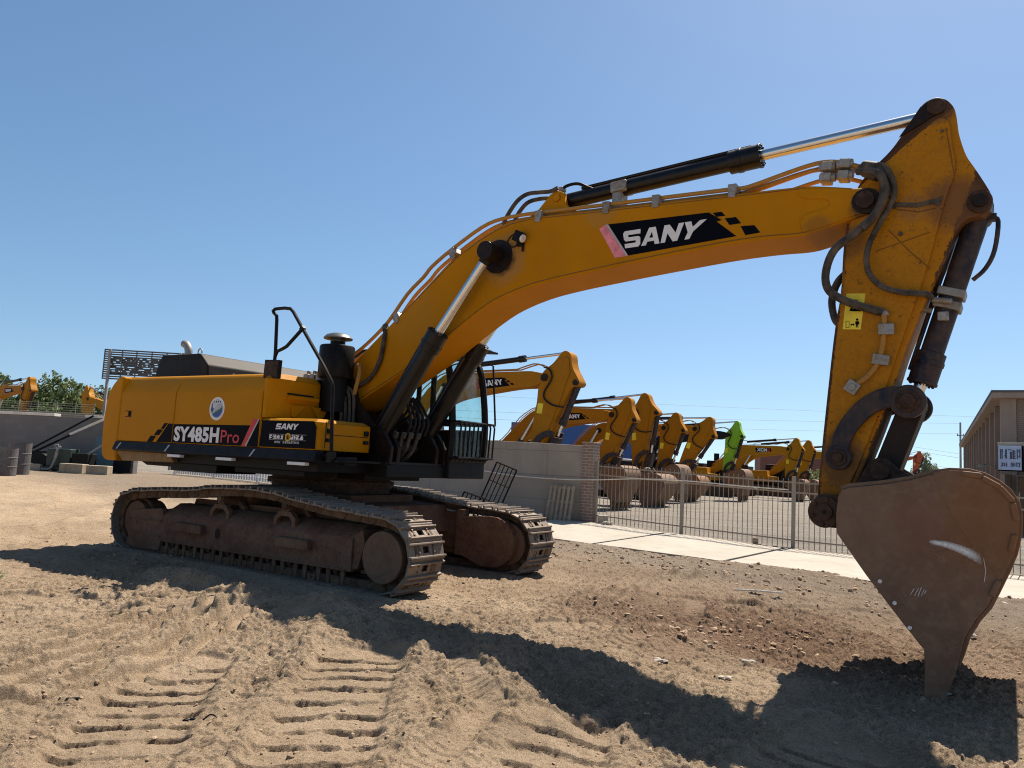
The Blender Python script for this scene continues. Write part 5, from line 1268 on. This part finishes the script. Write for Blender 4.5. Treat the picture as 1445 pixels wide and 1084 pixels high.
# local x of these walls runs along FE (leftwards in the photograph)
wall('cement_wall', 5.05, 15.2, 0, .24, -.1, 2.03, 2.16, M['render_wall'], 'grey cement rendered wall running behind the big excavator up to the brick pillar')
p = on_line(4.9); b = B(); b.rng(-.15, .15, -.17, .17, -.1, 2.07); b.rng(-.17, .17, -.19, .19, 2.07, 2.11)
o = mk('brick_pillar', b, M['brick'], None, .006); o.location = (p.x, p.y, 0); o.rotation_euler = (0, 0, AZ); tag(o, 'narrow red brick pillar ending the cement wall beside the fence', 'pillar')
# fence
def fence_run(label, s_posts, h, zoff=0, bars=.108, skip_first=False, mat=M['fence'], group=None, name='palisade_fence', off=0, rail=(.12, .86, 1.02), wide=0.):
    p0 = on_line(s_posts[0], off); root = empty(name, (p0.x, p0.y, 0), AZ, label, 'fence', group)
    zs = [ground_at(on_line(s, off))+zoff for s in s_posts]
    for i, s in enumerate(s_posts):
        if skip_first and i == 0: continue
        b = B(); x = s-s_posts[0]; b.rng(x-.035, x+.035, -.035, .035, zs[i]-.1, zs[i]+h+.02); mk('post', b, mat, root, .004)
    for i in range(len(s_posts)-1):
        a, c = s_posts[i]-s_posts[0], s_posts[i+1]-s_posts[0]; za, zb = zs[i], zs[i+1]; b = B(); n = int(round((c-a)/bars))
        f = lambda x: za+(zb-za)*(x-a)/(c-a)
        for k in range(1, n):
            x = a+(c-a)*k/n
            if wide: b.box((x, 0, f(x)+h*.5), (wide, .02, h*.94)); continue
            j = random.uniform(-.008, .008); b.tube([(x, .0, f(x)+.03), (x+j, .004*math.sin(k), f(x)+h*.5), (x+j*.5, 0, f(x)+h-.03+random.uniform(-.015, .015))], .0085, 4)
        for r in rail:
            zz = r*h; b.box(((a+c)/2, .012, (za+zb)/2+zz-.02*(r > .5)), (math.hypot(c-a, zb-za)-.05, .028, .03), Matrix.Rotation(-math.atan2(zb-za, c-a), 3, 'Y'))
        mk('bar_panel', b, mat, root)
    return root
fence_run('grey steel bar fence along the pavement between the brick pillar and the bucket', [-9.9, -7.45, -4.95, -2.47, 0, 2.48, 4.72], 1.50, rail=(.13, .80, .94))
fence_run('pale picket fence low behind the big machine\'s tracks at the left', [15.4, 17.9, 20.4, 22.9], 1.15, mat=M['white'], bars=.15, rail=(.12, .88), wide=.08)
# pavement slabs
def pavement():
    b = B(); sl = [-16, -12.2, -8.6, -5.6, -2.55, .12, 2.75, 5.6]; rr = random.Random(2)
    ss = np.linspace(-16, 5.9, 60)
    wd = lambda s: 3.45+.20*max(0, 2-s)*.35
    for a, c in zip(sl, sl[1:]):
        a += .05; c -= .05; n = 8; V_ = []
        for k in range(n+1):
            s = a+(c-a)*k/n; r_ = []
            for o_ in (-.22, -.22-wd(s)+rr.uniform(-.04, .04)):
                p = on_line(s, o_); r_.append((p.x, p.y, ground_at(p)+.03))
            V_.append(r_)
        tp = [[b.bm.verts.new(q) for q in r_] for r_ in V_]; bt = [[b.bm.verts.new((q[0], q[1], q[2]-.22)) for q in r_] for r_ in V_]
        for k in range(n):
            b.bm.faces.new((tp[k][0], tp[k+1][0], tp[k+1][1], tp[k][1]))
            for j in (0, 1): b.bm.faces.new((tp[k][j], tp[k+1][j], bt[k+1][j], bt[k][j]))
        for k in (0, n): b.bm.faces.new((tp[k][0], tp[k][1], bt[k][1], bt[k][0]))
    o = mk('pavement', b, M['concrete'], None, .012); o['kind'] = 'structure'
pavement()
# cable sagging along wall and fence
b = B(); pts = []
for s, z in ((8.0, 1.25), (6.9, 1.17), (5.6, 1.16), (4.6, 1.20), (3.6, 1.28), (2.4, 1.30), (1.2, 1.26), (.1, 1.24)):
    p = on_line(s, -.24 if s > 4 else -.05); pts.append((p.x, p.y, z+.0))
b.tube(catmull(pts, 5), .014, 6); tag(mk('sagging_cable', b, M['paleboard']), 'pale cable sagging across the cement wall and pillar onto the fence', 'cable')
# things leaning on or lying by the wall
def lean_grille(loc, w, h, nb, nr, yaw, tilt, roll, mat, name, label, cat, r=.012, fr=.02):
    b = B()
    for k in range(nb+1): b.tube([(-w/2+w*k/nb, 0, 0), (-w/2+w*k/nb, 0, h)], fr if k in (0, nb) else r, 6)
    for k in range(nr+1): b.tube([(-w/2, 0, h*k/nr), (w/2, 0, h*k/nr)], fr if k in (0, nr) else r, 6)
    o = mk(name, b, mat); o.matrix_world = Matrix.Translation(loc) @ Matrix.Rotation(yaw, 4, 'Z') @ Matrix.Rotation(roll, 4, 'Y') @ Matrix.Rotation(tilt, 4, 'X')
    tag(o, label, cat); return o
lean_grille(Vector((-.52, 18.6, .13)), .62, 1.38, 5, 3, AZ+math.pi, R(-14), R(16), M['black'], 'window_grille', 'tall black window grille leaning on the cement wall behind the cab', 'grille')
lean_grille(Vector((-.95, 18.2, .12)), .62, .62, 5, 2, AZ+math.pi, R(-16), R(12), M['black'], 'window_grille', 'shorter black window grille leaning in front of the taller one', 'grille')
b = B()
for k in range(6): b.rng(-.36+k*.13, -.29+k*.13, -.01, .01, 0, .88+.02*(k % 2))
for z in (.08, .45, .80): b.rng(-.37, .36, .011, .035, z, z+.07)
o = mk('timber_pallet', b, M['wood'], None, .004); o.matrix_world = Matrix.Translation((1.28, 19.2, .14)) @ Matrix.Rotation(AZ+math.pi, 4, 'Z') @ Matrix.Rotation(R(-12), 4, 'X'); tag(o, 'grey slatted pallet standing against the cement wall by the pillar', 'pallet')
b = B(); b.rng(-.12, .12, -.1, .1, 0, .22); o = mk('concrete_block', b, M['concrete'], None, .02); p = on_line(4.45, -.1); o.location = (p.x, p.y, ground_at(p)); tag(o, 'small concrete block at the foot of the brick pillar', 'block')
b = B(); blob(b, (0, 0, .05), .09, 3); blob(b, (.1, .04, .04), .06, 4); blob(b, (-.08, .05, .04), .07, 6); o = mk('rubble', b, M['rag'], smooth=False); p = on_line(4.2, -.35); o.location = (p.x, p.y, ground_at(p)+.02); tag(o, 'little heap of rubble and rags at the pillar foot', 'rubble')
b = B(); b.rng(-.05, .05, -.05, .05, 0, .13); o = mk('brick', b, M['brick'], None, .01); p = on_line(.75, -.12); o.location = (p.x, p.y, ground_at(p)+.03); tag(o, 'single brick lying under the fence on the pavement', 'brick')

# left background: block wall with coping boards, drums, leaning timbers, pump, blocks
def vbox_wall(name, p0, p1, th, z0, z1, mat, label, cat='wall'):
    p0, p1 = Vector(p0), Vector(p1); L = (p1-p0).length; b = B(); b.rng(0, L, -th/2, th/2, z0, z1)
    o = mk(name, b, mat, None, .01); o.location = (p0.x, p0.y, 0); o.rotation_euler = (0, 0, math.atan2((p1-p0).y, (p1-p0).x)); tag(o, label, cat); return o
vbox_wall('block_wall', (-32, 31.6), (-13.3, 27.85), .25, .1, 2.34, M['block'], 'low grey block wall at the far left edge behind the drums')
b = B(); b.rng(0, 8.5, -.16, .16, 0, .10); o = mk('coping_board', b, M['paleboard'], None, .008); o.location = (-25, 30.2, 2.345); o.rotation_euler = (0, 0, math.atan2(-3.75, 18.7)); tag(o, 'long pale board lying on top of the block wall', 'board', 'pale boards on the block wall')
b = B(); b.rng(0, 1.9, -.16, .16, 0, .09); o = mk('coping_board', b, M['paleboard'], None, .008); o.location = (-15.4, 28.27, 2.345); o.rotation_euler = (0, 0, math.atan2(-3.75, 18.7)); tag(o, 'short pale board on the block wall nearest the big excavator', 'board', 'pale boards on the block wall')
def beam(name, a, c, r, mat, label, cat, group=None):
    a, c = Vector(a), Vector(c); b = B(); d = (c-a); q = d.to_track_quat('X', 'Z').to_matrix()
    b.box((a+c)/2, (d.length, r*2, r*1.3), q); o = mk(name, b, mat, None, .006); tag(o, label, cat, group); return o
LT = 'timbers leaning on the block wall'
beam('leaning_timber', (-16.95, 26.9, .85), (-15.0, 27.9, 2.42), .05, M['dark'], 'dark pole leaning on the block wall, upper of the two rising from the drums', 'timber', LT)
beam('leaning_timber', (-16.9, 26.8, .72), (-15.35, 27.3, 1.72), .05, M['dark'], 'dark lower pole continuing into the pale plank by the drums', 'timber', LT)
beam('leaning_timber', (-15.38, 27.2, 1.70), (-13.9, 27.5, 2.55), .06, M['paleboard'], 'pale plank leaning up to the rear of the big excavator', 'timber', LT)
beam('leaning_timber', (-15.15, 26.3, .42), (-13.6, 27.0, 1.72), .045, M['pole'], 'grey pipe propped between the pump and the big machine\'s counterweight', 'pipe', LT)
def drum(loc, label, h=.86, r=.29):
    b = B(); b.lathe([(r*.97, 0), (r, .015), (r, h*.32), (r*1.03, h*.34), (r, h*.36), (r, h*.64), (r*1.03, h*.66), (r, h*.68), (r, h-.02), (r*1.02, h), (r*.95, h), (r*.94, h-.03), (.01, h-.03)], (0, 0, 0), 24)
    o = mk('steel_drum', b, M['barrel'], angle=8); o.location = loc; tag(o, label, 'drum', 'steel drums by the block wall'); return o
drum((-14.75, 22.9, gz(-14.75, 22.9)-.02), 'nearer black steel drum at the left edge of the picture', .84, .30)
drum((-15.05, 24.0, gz(-15.05, 24)-.02), 'rear steel drum standing behind the nearer one, with a ribbed rim', 1.0, .31)
pm = empty('water_pump', (-15.6, 26.7, .47), 0, 'dark green engine driven pump with a grey hose in front of the block wall', 'pump')
b = B(); b.rng(-.05, .75, -.3, .3, .12, .72); b.rng(-.1, .8, -.34, .34, 0, .12); mk('pump_housing', b, plain('dark_green_paint', (.02, .035, .025), .5), pm, .03)
b = B(); b.rng(.8, 1.35, -.3, .3, .05, .60); mk('tank', b, M['dark'], pm, .03)
b = B(); b.cyl((-.32, -.2, .3), (-.32, .2, .3), .24, n=18); mk('flywheel', b, M['dark'], pm)
b = B(); b.tube(catmull([(.45, -.35, .80), (.38, -.42, .70), (.32, -.45, .3), (.2, -.45, .05), (-.05, -.5, .02)], 5), .04, 8); b.tube([(.05, 0, .72), (.05, 0, .84), (.15, 0, .84)], .04, 8); mk('pump_hose', b, M['steel'], pm)
for i, (x, y, w, h, l) in enumerate(((-16.15, 26.6, .75, .22, 'long low pale block left of the pump'), (-14.45, 26.0, .78, .32, 'pale concrete block right of the pump'), (-13.6, 26.0, .70, .30, 'pale concrete block under the rear of the big excavator'))):
    b = B(); b.rng(-w/2, w/2, -.2, .2, 0, h); o = mk('concrete_block', b, M['wood'], None, .02); o.location = (x, y, gz(x, y)-.01); o.rotation_euler = (0, 0, R(-6+4*i)); tag(o, l, 'block', 'blocks on the ground by the block wall')
b = B(); b.rng(-.55, .55, -.03, .03, 0, 1.15); b.rng(-.5, .5, -.05, -.03, .1, 1.05); o = mk('sheet_metal', b, M['teal'], None, .01); o.location = (-14.25, 27.6, .55); o.rotation_euler = (R(-6), 0, R(-11)); tag(o, 'faded teal sheet leaning on the block wall', 'sheet')
b = B(); b.rng(-.35, .35, -.04, .04, 0, 1.5); o = mk('doorway_board', b, M['dark'], None, .01); o.location = (-13.55, 27.4, .45); o.rotation_euler = (R(-5), 0, R(-10)); tag(o, 'dark board standing just behind the counterweight', 'board')
b = B(); b.rng(-.45, .45, -.04, .04, 0, .62); o = mk('doorway_board', b, M['dark'], None, .01); o.location = (-16.5, 27.5, .45); o.rotation_euler = (R(-8), 0, R(-10)); tag(o, 'dark sheet at the foot of the block wall behind the drums', 'board')
# louvred sign frame on two posts (seen from behind)
sf = empty('sign_frame', (-16.3, 34, .6), R(3), 'slatted back of a grey steel sign frame on tall posts above the block wall', 'sign frame')
b = B()
for x in (-1.48, 1.55): b.rng(x-.05, x+.05, -.12, -.02, -.2, 4.98)
mk_sep('post', b, M['pole'], sf)
b = B()
for k in range(14): b.rng(-1.75, 1.72, -.015, .0, 3.655+k*.098, 3.717+k*.098)
for x in (-1.74, -.98, -.36, .3, .95, 1.70): b.rng(x-.018, x+.018, -.02, .04, 3.66, 4.98)
rr = random.Random(3)
for k in range(220): x = rr.uniform(-1.5, 1.3); z = 3.9+rr.randrange(8)*.098; b.rng(x, x+rr.uniform(.05, .2), .005, .03, z-.02, z+.07)
mk('slat_panel', b, M['roofdark'], sf)
# wire mesh fence and pale wall farther back
b = B()
for k in range(9): b.rng(k*1.1-.02, k*1.1+.02, -.02, .02, 0, 1.5)
for k in range(56): b.tube([(k*.16, 0, .1), (k*.16, 0, 1.45)], .010, 3)
for k in range(11): b.tube([(0, 0, .1+k*.13), (8.8, 0, .1+k*.13)], .012, 3)
o = mk('mesh_fence', b, plain('green_wire', (.16, .17, .12), .8)); o.location = (-33, 45, 2.2); tag(o, 'wire mesh fence standing beyond the block wall under the trees', 'fence')
vbox_wall('boundary_wall', (-44, 47), (-24, 46), .25, .4, 3.1, M['beige'], 'pale boundary wall beyond the block wall at the left')

# ------------------------------------------------------------------ trees
def tree(name, loc, h, blobs, n, mat, label, group=None, leaf=.16, trunk=.12, seed=1):
    rr = random.Random(seed); root = empty(name, loc, 0, label, 'tree' if 'bush' not in name else 'bush', group)
    b = B(); top = max(z for _, _, z, _ in blobs)
    b.tube([(0, 0, -.2), (.05, 0, h*.25), (-.04, .05, h*.55), (0, 0, h*.8)], [trunk, trunk*.8, trunk*.55, trunk*.25], 7)
    for x, y, z, r in blobs: b.tube([(0, 0, h*.22), (x*.5, y*.5, (h*.25+z)*.5), (x, y, z)], [trunk*.5, trunk*.3, trunk*.1], 5)
    mk('trunk', b, M['bark'], root)
    b = B(); tot = sum(r**2 for *_, r in blobs)
    for x, y, z, r in blobs:
        k = int(n*r*r/tot)
        cl = [(rr.gauss(0, .55), rr.gauss(0, .55), rr.gauss(0, .5)) for _ in range(max(3, k//14))]
        for i in range(k):
            c = rr.choice(cl); q = [c[j]+rr.gauss(0, .17) for j in range(3)]
            d = math.sqrt(sum(t*t for t in q))
            if d > 1.25: q = [t/d*1.2*rr.random()**.3 for t in q]
            p = Vector((x+q[0]*r, y+q[1]*r, z+q[2]*r)); s = leaf*rr.uniform(.5, 1.2)
            a = Vector((rr.gauss(0, 1), rr.gauss(0, 1), rr.gauss(0, .7))).normalized(); t = a.orthogonal().normalized()*s*.5; u = a.cross(t).normalized()*s*.28
            b.poly([p-t, p+u, p+t, p-u])
    mk('crown', b, mat, root, smooth=False)
    return root
TG = 'trees beyond the block wall'
rr = random.Random(11)
for i, (x, hh, lab) in enumerate(((-46.5, 6.4, 'leafy tree at the far left edge beyond the small excavator'), (-43.2, 6.2, 'leafy tree rising above the lettered boom at the left'), (-40.6, 5.7, 'lower green tree just right of the small excavator\'s stick'), (-38.6, 6.5, 'tallest airy tree above the wire mesh fence'), (-36.6, 6.0, 'rounded tree between the mesh fence and the sign frame'), (-33.6, 6.0, 'tree top beside the post of the sign frame'), (-31.0, 5.8, 'tree partly hidden behind the sign frame post'))):
    bl = [(rr.gauss(0, .8), rr.gauss(0, .8), hh*rr.uniform(.45, .72), rr.uniform(.75, 1.2)) for _ in range(8)]+[(0, 0, hh-1.0, .85), (.5, 0, hh-.8, .5), (0, .3, hh*.45, 1.5), (-1.2, 0, hh*.40, 1.4), (1.3, 0, hh*.36, 1.4), (-.6, -.4, hh*.25, 1.3), (.9, -.4, hh*.22, 1.3)]
    tree('leafy_tree', (x, 66+rr.uniform(-2, 2), .8), hh-.8+.5, bl, 7000, M['leaf'], lab, TG, .30, .16, i)
tree('olive_tree', (53.8, 100, 0), 5.2, [(0, 0, 4.1, .8), (-.7, 0, 3.3, 1.0), (.9, 0, 3.3, .9), (.2, 0, 2.6, 1.3), (-1.4, 0, 2.3, .8), (1.6, 0, 2.4, .8), (.2, 0, 4.9, .6)], 4200, M['leafpale'], 'pale sparse tree behind the orange red arm', None, .26, .12, 33)
tree('round_bush', (22.9, 60, 0), 2.9, [(0, 0, 1.8, .9), (-.8, 0, 1.3, .8), (.9, 0, 1.4, .9), (1.6, 0, 1.1, .7)], 2200, M['leaf'], 'green bush left of the big stick beyond the fence', None, .2, .06, 34)

# ------------------------------------------------------------------ buildings
# beige building with fins, right edge
bd = Vector((U.x, U.y)); vd = Vector((.482, .876)); vn = Vector((.876, -.482))   # long side runs along vd, away from the viewer
n0 = Vector((19.25, 30.3)); Lb = 45.0; Hb = 5.0
bl = empty('beige_building', (n0.x, n0.y, 0), math.atan2(vd.y, vd.x), 'two storey beige building with a row of upright fins under a flat overhanging roof', 'building')
b = B(); b.rng(0, Lb, -9, -.55, -.3, Hb); mk('wall', b, M['beige'], bl)
b = B(); b.rng(-.03, .0, -9, -.56, -.3, Hb-.01); mk('end_wall', b, M['tile'], bl)
b = B(); b.rng(-.5, Lb+.5, -9.4, .28, Hb, Hb+.22); mk('roof', b, M['beige'], bl, .02)
b = B(); b.rng(-.52, Lb+.52, -9.42, .30, Hb+.222, Hb+.30); mk('roof_edge', b, M['roofdark'], bl)
for k in range(14):
    b = B(); x = .05+k*Lb/13.2; b.rng(x-.14, x+.14, -.549, -.02, -.3, Hb-.002); mk('fin', b, M['beige'], bl, .01)
for k in range(13):
    x = .05+(k+.5)*Lb/13.2; b = B(); b.rng(x-.9, x+.9, -.548, -.52, 2.6, 4.4); b.rng(x-.9, x+.9, -.547, -.515, .8, 2.0); mk('window', b, M['window'], bl)
for x, z in ((3.2, 2.35), (19, 2.35)):
    b = B(); b.tube([(x, -.02, z), (x, .3, z+.15), (x-.1, .45, z+.1)], .04, 6); b.box((x-.12, .5, z+.06), (.2, .2, .1)); mk('wall_lamp', b, M['steel'], bl)
# porch with the sign
pc0 = Vector((17.55, 27.2))
po = empty('shop_porch', (17.15, 27.1, 0), R(-46), 'low porch with a dark canopy and glazed door at the right edge', 'porch')
b = B(); b.prism([(-.02, 2.98), (4, 2.98), (4, 3.10), (-.02, 3.10)], -.02, 3, 'y'); mk('canopy', b, M['concrete'], po, .01)
b = B(); b.rng(.95, 4, .05, 2.9, 2.0, 2.97); mk('canopy_soffit', b, M['dark'], po)
b = B(); b.rng(.0, 4, 1.2, 1.4, -.3, 2.0); b.rng(-.02, .12, .3, 1.4, -.3, 2.0); mk('porch_wall', b, M['beige'], po)
b = B(); b.rng(.28, .34, 1.1, 1.19, 0, 1.95, 0); b.rng(.34, .78, 1.13, 1.16, .05, 1.9, 1); b.rng(.78, .84, 1.1, 1.19, 0, 1.95, 0); b.rng(.28, .84, 1.1, 1.19, 1.95, 2.0, 0); mk('glazed_door', b, [M['fence'], M['window']], po)
b = B(); b.rng(1.02, 1.5, -.2, .25, 1.35, 1.95); b.rng(1.0, 1.52, -.22, .27, 1.95, 1.98); mk('cooler_unit', b, M['concrete'], po, .02)
sg = empty('shop_sign', (17.10, 27.0, 0), R(-46), 'pale blue sign board with dark characters hanging under the porch canopy', 'sign')
b = B(); b.rng(0, .70, -.05, .05, 2.14, 2.97); mk('sign_board', b, M['signblue'], sg, .005)
b = B(); b.rng(.70, .74, -.06, .06, 2.10, 2.975); b.rng(0, .74, -.052, .052, 2.10, 2.14); mk('sign_frame', b, M['decalblack'], sg)
b = B()
for k in range(5): glyph(b, 100+k, (.05+k*.125, 2.52, .15+k*.125, 2.86), -.0505, 0, .10)
for k in range(8): 
    if k != 3: glyph(b, 120+k, (.07+k*.075, 2.25, .13+k*.075, 2.40), -.0505, 0, .13)
mk('sign_lettering', b, M['signink'], sg, smooth=False)
# far buildings
vbox_wall('blue_warehouse', (1.0, 74), (14.5, 71), 8, -.2, 5.2, M['bluewall'], 'blue corrugated warehouse wall seen between the parked excavators', 'building')
vbox_wall('teal_roof_shed', (-9, 80), (1.2, 79), 6, -.2, 3.15, M['teal'], 'long dull teal shed low on the horizon right of the cab', 'building')
vbox_wall('far_brick_building', (36, 112), (47, 110), 6, -.2, 5.0, M['brickred'], 'far red brick building on the horizon left of the big stick', 'building')
# van, dark board on pole, lamp
vn_ = empty('white_van', (5.9, 40, -.05), R(-30), 'white vehicle roof showing between the parked excavators', 'van')
b = B(); b.prism([(-2, .4), (2, .4), (2.05, 1.1), (1.5, 1.25), (.9, 2.05), (-1.9, 2.1), (-2.05, 1.2)], -.85, .85, 'y'); mk('body', b, M['carpaint'], vn_, .08)
b = B(); b.prism([(1.45, 1.3), (.92, 1.95), (-1.7, 2.0), (-1.8, 1.35)], -.86, .86, 'y'); mk('window', b, M['window'], vn_, .03)
b = B()
for x in (-1.25, 1.3):
    for y in (-.8, .8): b.cyl((x, y-.1, .35), (x, y+.1, .35), .35, n=18)
mk_sep('wheel', b, M['rubber'], vn_)
b = B(); b.rng(-.05, .05, -.05, .05, 0, 2.2); b.rng(-.2, .2, -.08, -.04, 2.15, 3.05); o = mk('dark_board', b, M['dark']); o.location = (16.1, 60, 0); tag(o, 'small dark square board on a post left of the green stick', 'sign')
def pole(loc, h, label, arms):
    r = empty('utility_pole', loc, 0, label, 'utility pole', 'utility poles'); b = B(); b.tube([(0, 0, 0), (0, 0, h)], [.13, .09], 8); mk('shaft', b, M['pole'], r)
    for z, w in arms:
        b = B(); b.rng(-w, w, -.05, .05, z-.05, z+.05)
        for x in (-w*.9, w*.9): b.cyl((x, 0, z+.05), (x, 0, z+.22), .05, n=8)
        mk('crossarm', b, M['pole'], r)
pole((40.8, 80, 0), 5.6, 'grey utility pole rising behind the connecting link of the bucket', [(5.3, .55), (4.95, .55)])
pole((47.6, 81.5, 0), 8.2, 'slim utility pole close to the far end of the beige building', [(6.8, .35)])
for i, (a, c, l) in enumerate((((-30, 84, 6.9), (47.6, 81.5, 8.1), 'topmost of the overhead wires'), ((-30, 84.4, 6.3), (47.6, 81.6, 7.0), 'second overhead wire from the top'), ((40.8, 80, 5.45), (62, 78, 4.4), 'overhead wire from the upper arm of the grey pole'), ((40.8, 80.1, 5.1), (62, 78, 3.8), 'overhead wire from the lower arm of the grey pole'), ((44, 80, 3.5), (62, 79, 2.6), 'lowest overhead wire near the pale tree'), ((-20, 90, 9.2), (90, 86, 10.2), 'highest faint wire across the sky'))):
    a, c = Vector(a), Vector(c); b = B(); b.tube([a.lerp(c, k/12)-Vector((0, 0, .5*(1-(2*k/12-1)**2))) for k in range(13)], .013, 4); tag(mk('overhead_wire', b, M['wire']), l, 'wire', 'overhead wires')

# ------------------------------------------------------------------ litter on the sand
def litter(name, x, y, r, seed, mat, label, cat, sq=(1, .7, .5)):
    b = B(); rr = random.Random(seed)
    for k in range(4): blob(b, (rr.uniform(-1, 1)*r*.8, rr.uniform(-1, 1)*r*.5, r*.2), r*rr.uniform(.4, .8), seed*9+k, 0, sq)
    o = mk(name, b, mat, smooth=False); o.location = (x, y, gz(x, y)); tag(o, label, cat); return o
litter('plastic_rag', 1.39, 6.72, .07, 1, M['rag'], 'grubby twisted plastic rag lying on the open sand', 'rag', (1.6, .6, .5))
litter('crumpled_bag', 1.86, 6.46, .055, 2, M['rag'], 'crumpled pale bag right of the twisted rag', 'bag')
litter('crumpled_wrapper', 3.62, 6.42, .08, 3, M['rag'], 'crumpled wrapper in the shade by the bucket tooth', 'wrapper', (1.3, .8, .5))
litter('dark_stone', -1.84, 4.85, .028, 4, M['dark'], 'small dark stone on the tread prints', 'stone')
litter('dark_stone', -2.58, 4.9, .03, 5, M['dark'], 'dark stone at the left end of the tread prints', 'stone')
litter('pale_rock', 5.0, 8.6, .09, 6, M['concrete'], 'flat pale rock right of the bucket', 'rock', (1.6, .8, .4))
litter('brown_clod', 3.25, 8.35, .075, 7, M['frame'], 'brown clod left of the bucket tooth', 'clod')
litter('grey_clod', 2.15, 6.9, .06, 8, M['concrete'], 'grey clod at the edge of the boom shadow', 'clod')
b = B(); rr = random.Random(8)
for k in range(60):
    a = rr.random()*6.28; q = rr.uniform(.02, .10); z = rr.uniform(.02, .09); d = Vector((math.cos(a), math.sin(a), .6))*.035; e = Vector((-math.sin(a), math.cos(a), 0))*.008; p = Vector((math.cos(a)*q, math.sin(a)*q, z))
    b.poly([p-d, p+e, p+d, p-e])
o = mk('weed', b, M['leaf'], smooth=False); o.location = (-5.35, 8.35, gz(-5.35, 8.35)-.01); tag(o, 'small green weed at the far left in front of the machine shadow', 'weed')
b = B(); b.tube([(0, 0, .02), (.3, -.02, .03), (.6, .02, .02)], .012, 6); o = mk('stick_twig', b, M['paleboard']); o.location = (2.95, 10.0, gz(2.95, 10)+.01); o.rotation_euler = (0, 0, R(-8)); tag(o, 'thin pale twig lying left of the bucket', 'twig')
b = B(); b.tube(catmull([(0, 0, .01), (.06, .02, .06), (.13, 0, .05), (.15, -.03, .0)], 5), .008, 6); o = mk('wire_scrap', b, M['dark']); o.scale = (.6, .6, .6); o.location = (-1.74, 4.80, gz(-1.74, 4.80)); tag(o, 'bent dark wire scrap beside the small dark stone', 'wire')

# ------------------------------------------------------------------ light, sky, camera
SUN_AZ, SUN_EL = R(36), R(57)
w = bpy.data.worlds.new('World'); SC.world = w; w.use_nodes = True; nt = w.node_tree; nt.nodes.clear()
sky = nt.nodes.new('ShaderNodeTexSky'); sky.sky_type = 'NISHITA'; sky.sun_disc = False; sky.sun_elevation = SUN_EL; sky.sun_rotation = SUN_AZ
sky.altitude = 300; sky.air_density = 1.0; sky.dust_density = .6; sky.ozone_density = 1.1
bg = nt.nodes.new('ShaderNodeBackground'); bg.inputs[1].default_value = .071; ou = nt.nodes.new('ShaderNodeOutputWorld')
tc = nt.nodes.new('ShaderNodeTexCoord'); mp = nt.nodes.new('ShaderNodeVectorMath'); mp.operation = 'MULTIPLY_ADD'
mp.inputs[1].default_value = (1, 1, .93); mp.inputs[2].default_value = (0, 0, .085)
nt.links.new(tc.outputs['Generated'], mp.inputs[0]); nm = nt.nodes.new('ShaderNodeVectorMath'); nm.operation = 'NORMALIZE'
nt.links.new(mp.outputs[0], nm.inputs[0]); nt.links.new(nm.outputs[0], sky.inputs[0])
hs = nt.nodes.new('ShaderNodeHueSaturation'); hs.inputs['Saturation'].default_value = 1.13; hs.inputs['Hue'].default_value = .495; hs.inputs['Value'].default_value = 1.03
nt.links.new(sky.outputs[0], hs.inputs['Color']); nt.links.new(hs.outputs[0], bg.inputs[0]); nt.links.new(bg.outputs[0], ou.inputs[0])
sl = bpy.data.lights.new('sun', 'SUN'); sl.energy = 5.0; sl.angle = R(.53); sl.color = (1, .93, .82)
so = bpy.data.objects.new('sun', sl); COL.objects.link(so)
sd = Vector((math.sin(SUN_AZ)*math.cos(SUN_EL), math.cos(SUN_AZ)*math.cos(SUN_EL), math.sin(SUN_EL)))
so.rotation_euler = sd.to_track_quat('Z', 'Y').to_euler(); so.location = sd*60
cam = bpy.data.cameras.new('camera'); co = bpy.data.objects.new('camera', cam); COL.objects.link(co); SC.camera = co
pit, rol = R(5.83), R(2.96)
fw = Vector((0, math.cos(pit), math.sin(pit))); up0 = Vector((0, -math.sin(pit), math.cos(pit))); r0 = Vector((1, 0, 0))
rt = r0*math.cos(rol)+up0*math.sin(rol); up = up0*math.cos(rol)-r0*math.sin(rol)
mt = Matrix((rt, up, -fw)).transposed().to_4x4(); mt.translation = (0, 0, 1.5); co.matrix_world = mt
cam.sensor_width = 36; cam.lens = 1090/1445*36; cam.clip_end = 2000; cam.clip_start = .05
SC.view_settings.view_transform = 'Standard'; SC.view_settings.look = 'None'; SC.view_settings.gamma = 1; SC.view_settings.exposure = .86
SC.render.engine = 'CYCLES'; SC.cycles.max_bounces = 8; SC.cycles.transparent_max_bounces = 12
SC.cycles.use_denoising = True; SC.cycles.denoiser = 'OPENIMAGEDENOISE'; SC.cycles.denoising_prefilter = 'NONE'; SC.cycles.denoising_input_passes = 'RGB_ALBEDO_NORMAL'; SC.cycles.use_adaptive_sampling = False; SC.cycles.filter_width = 1.1; SC.cycles.sample_clamp_indirect = 4; SC.cycles.caustics_reflective = False; SC.cycles.caustics_refractive = False
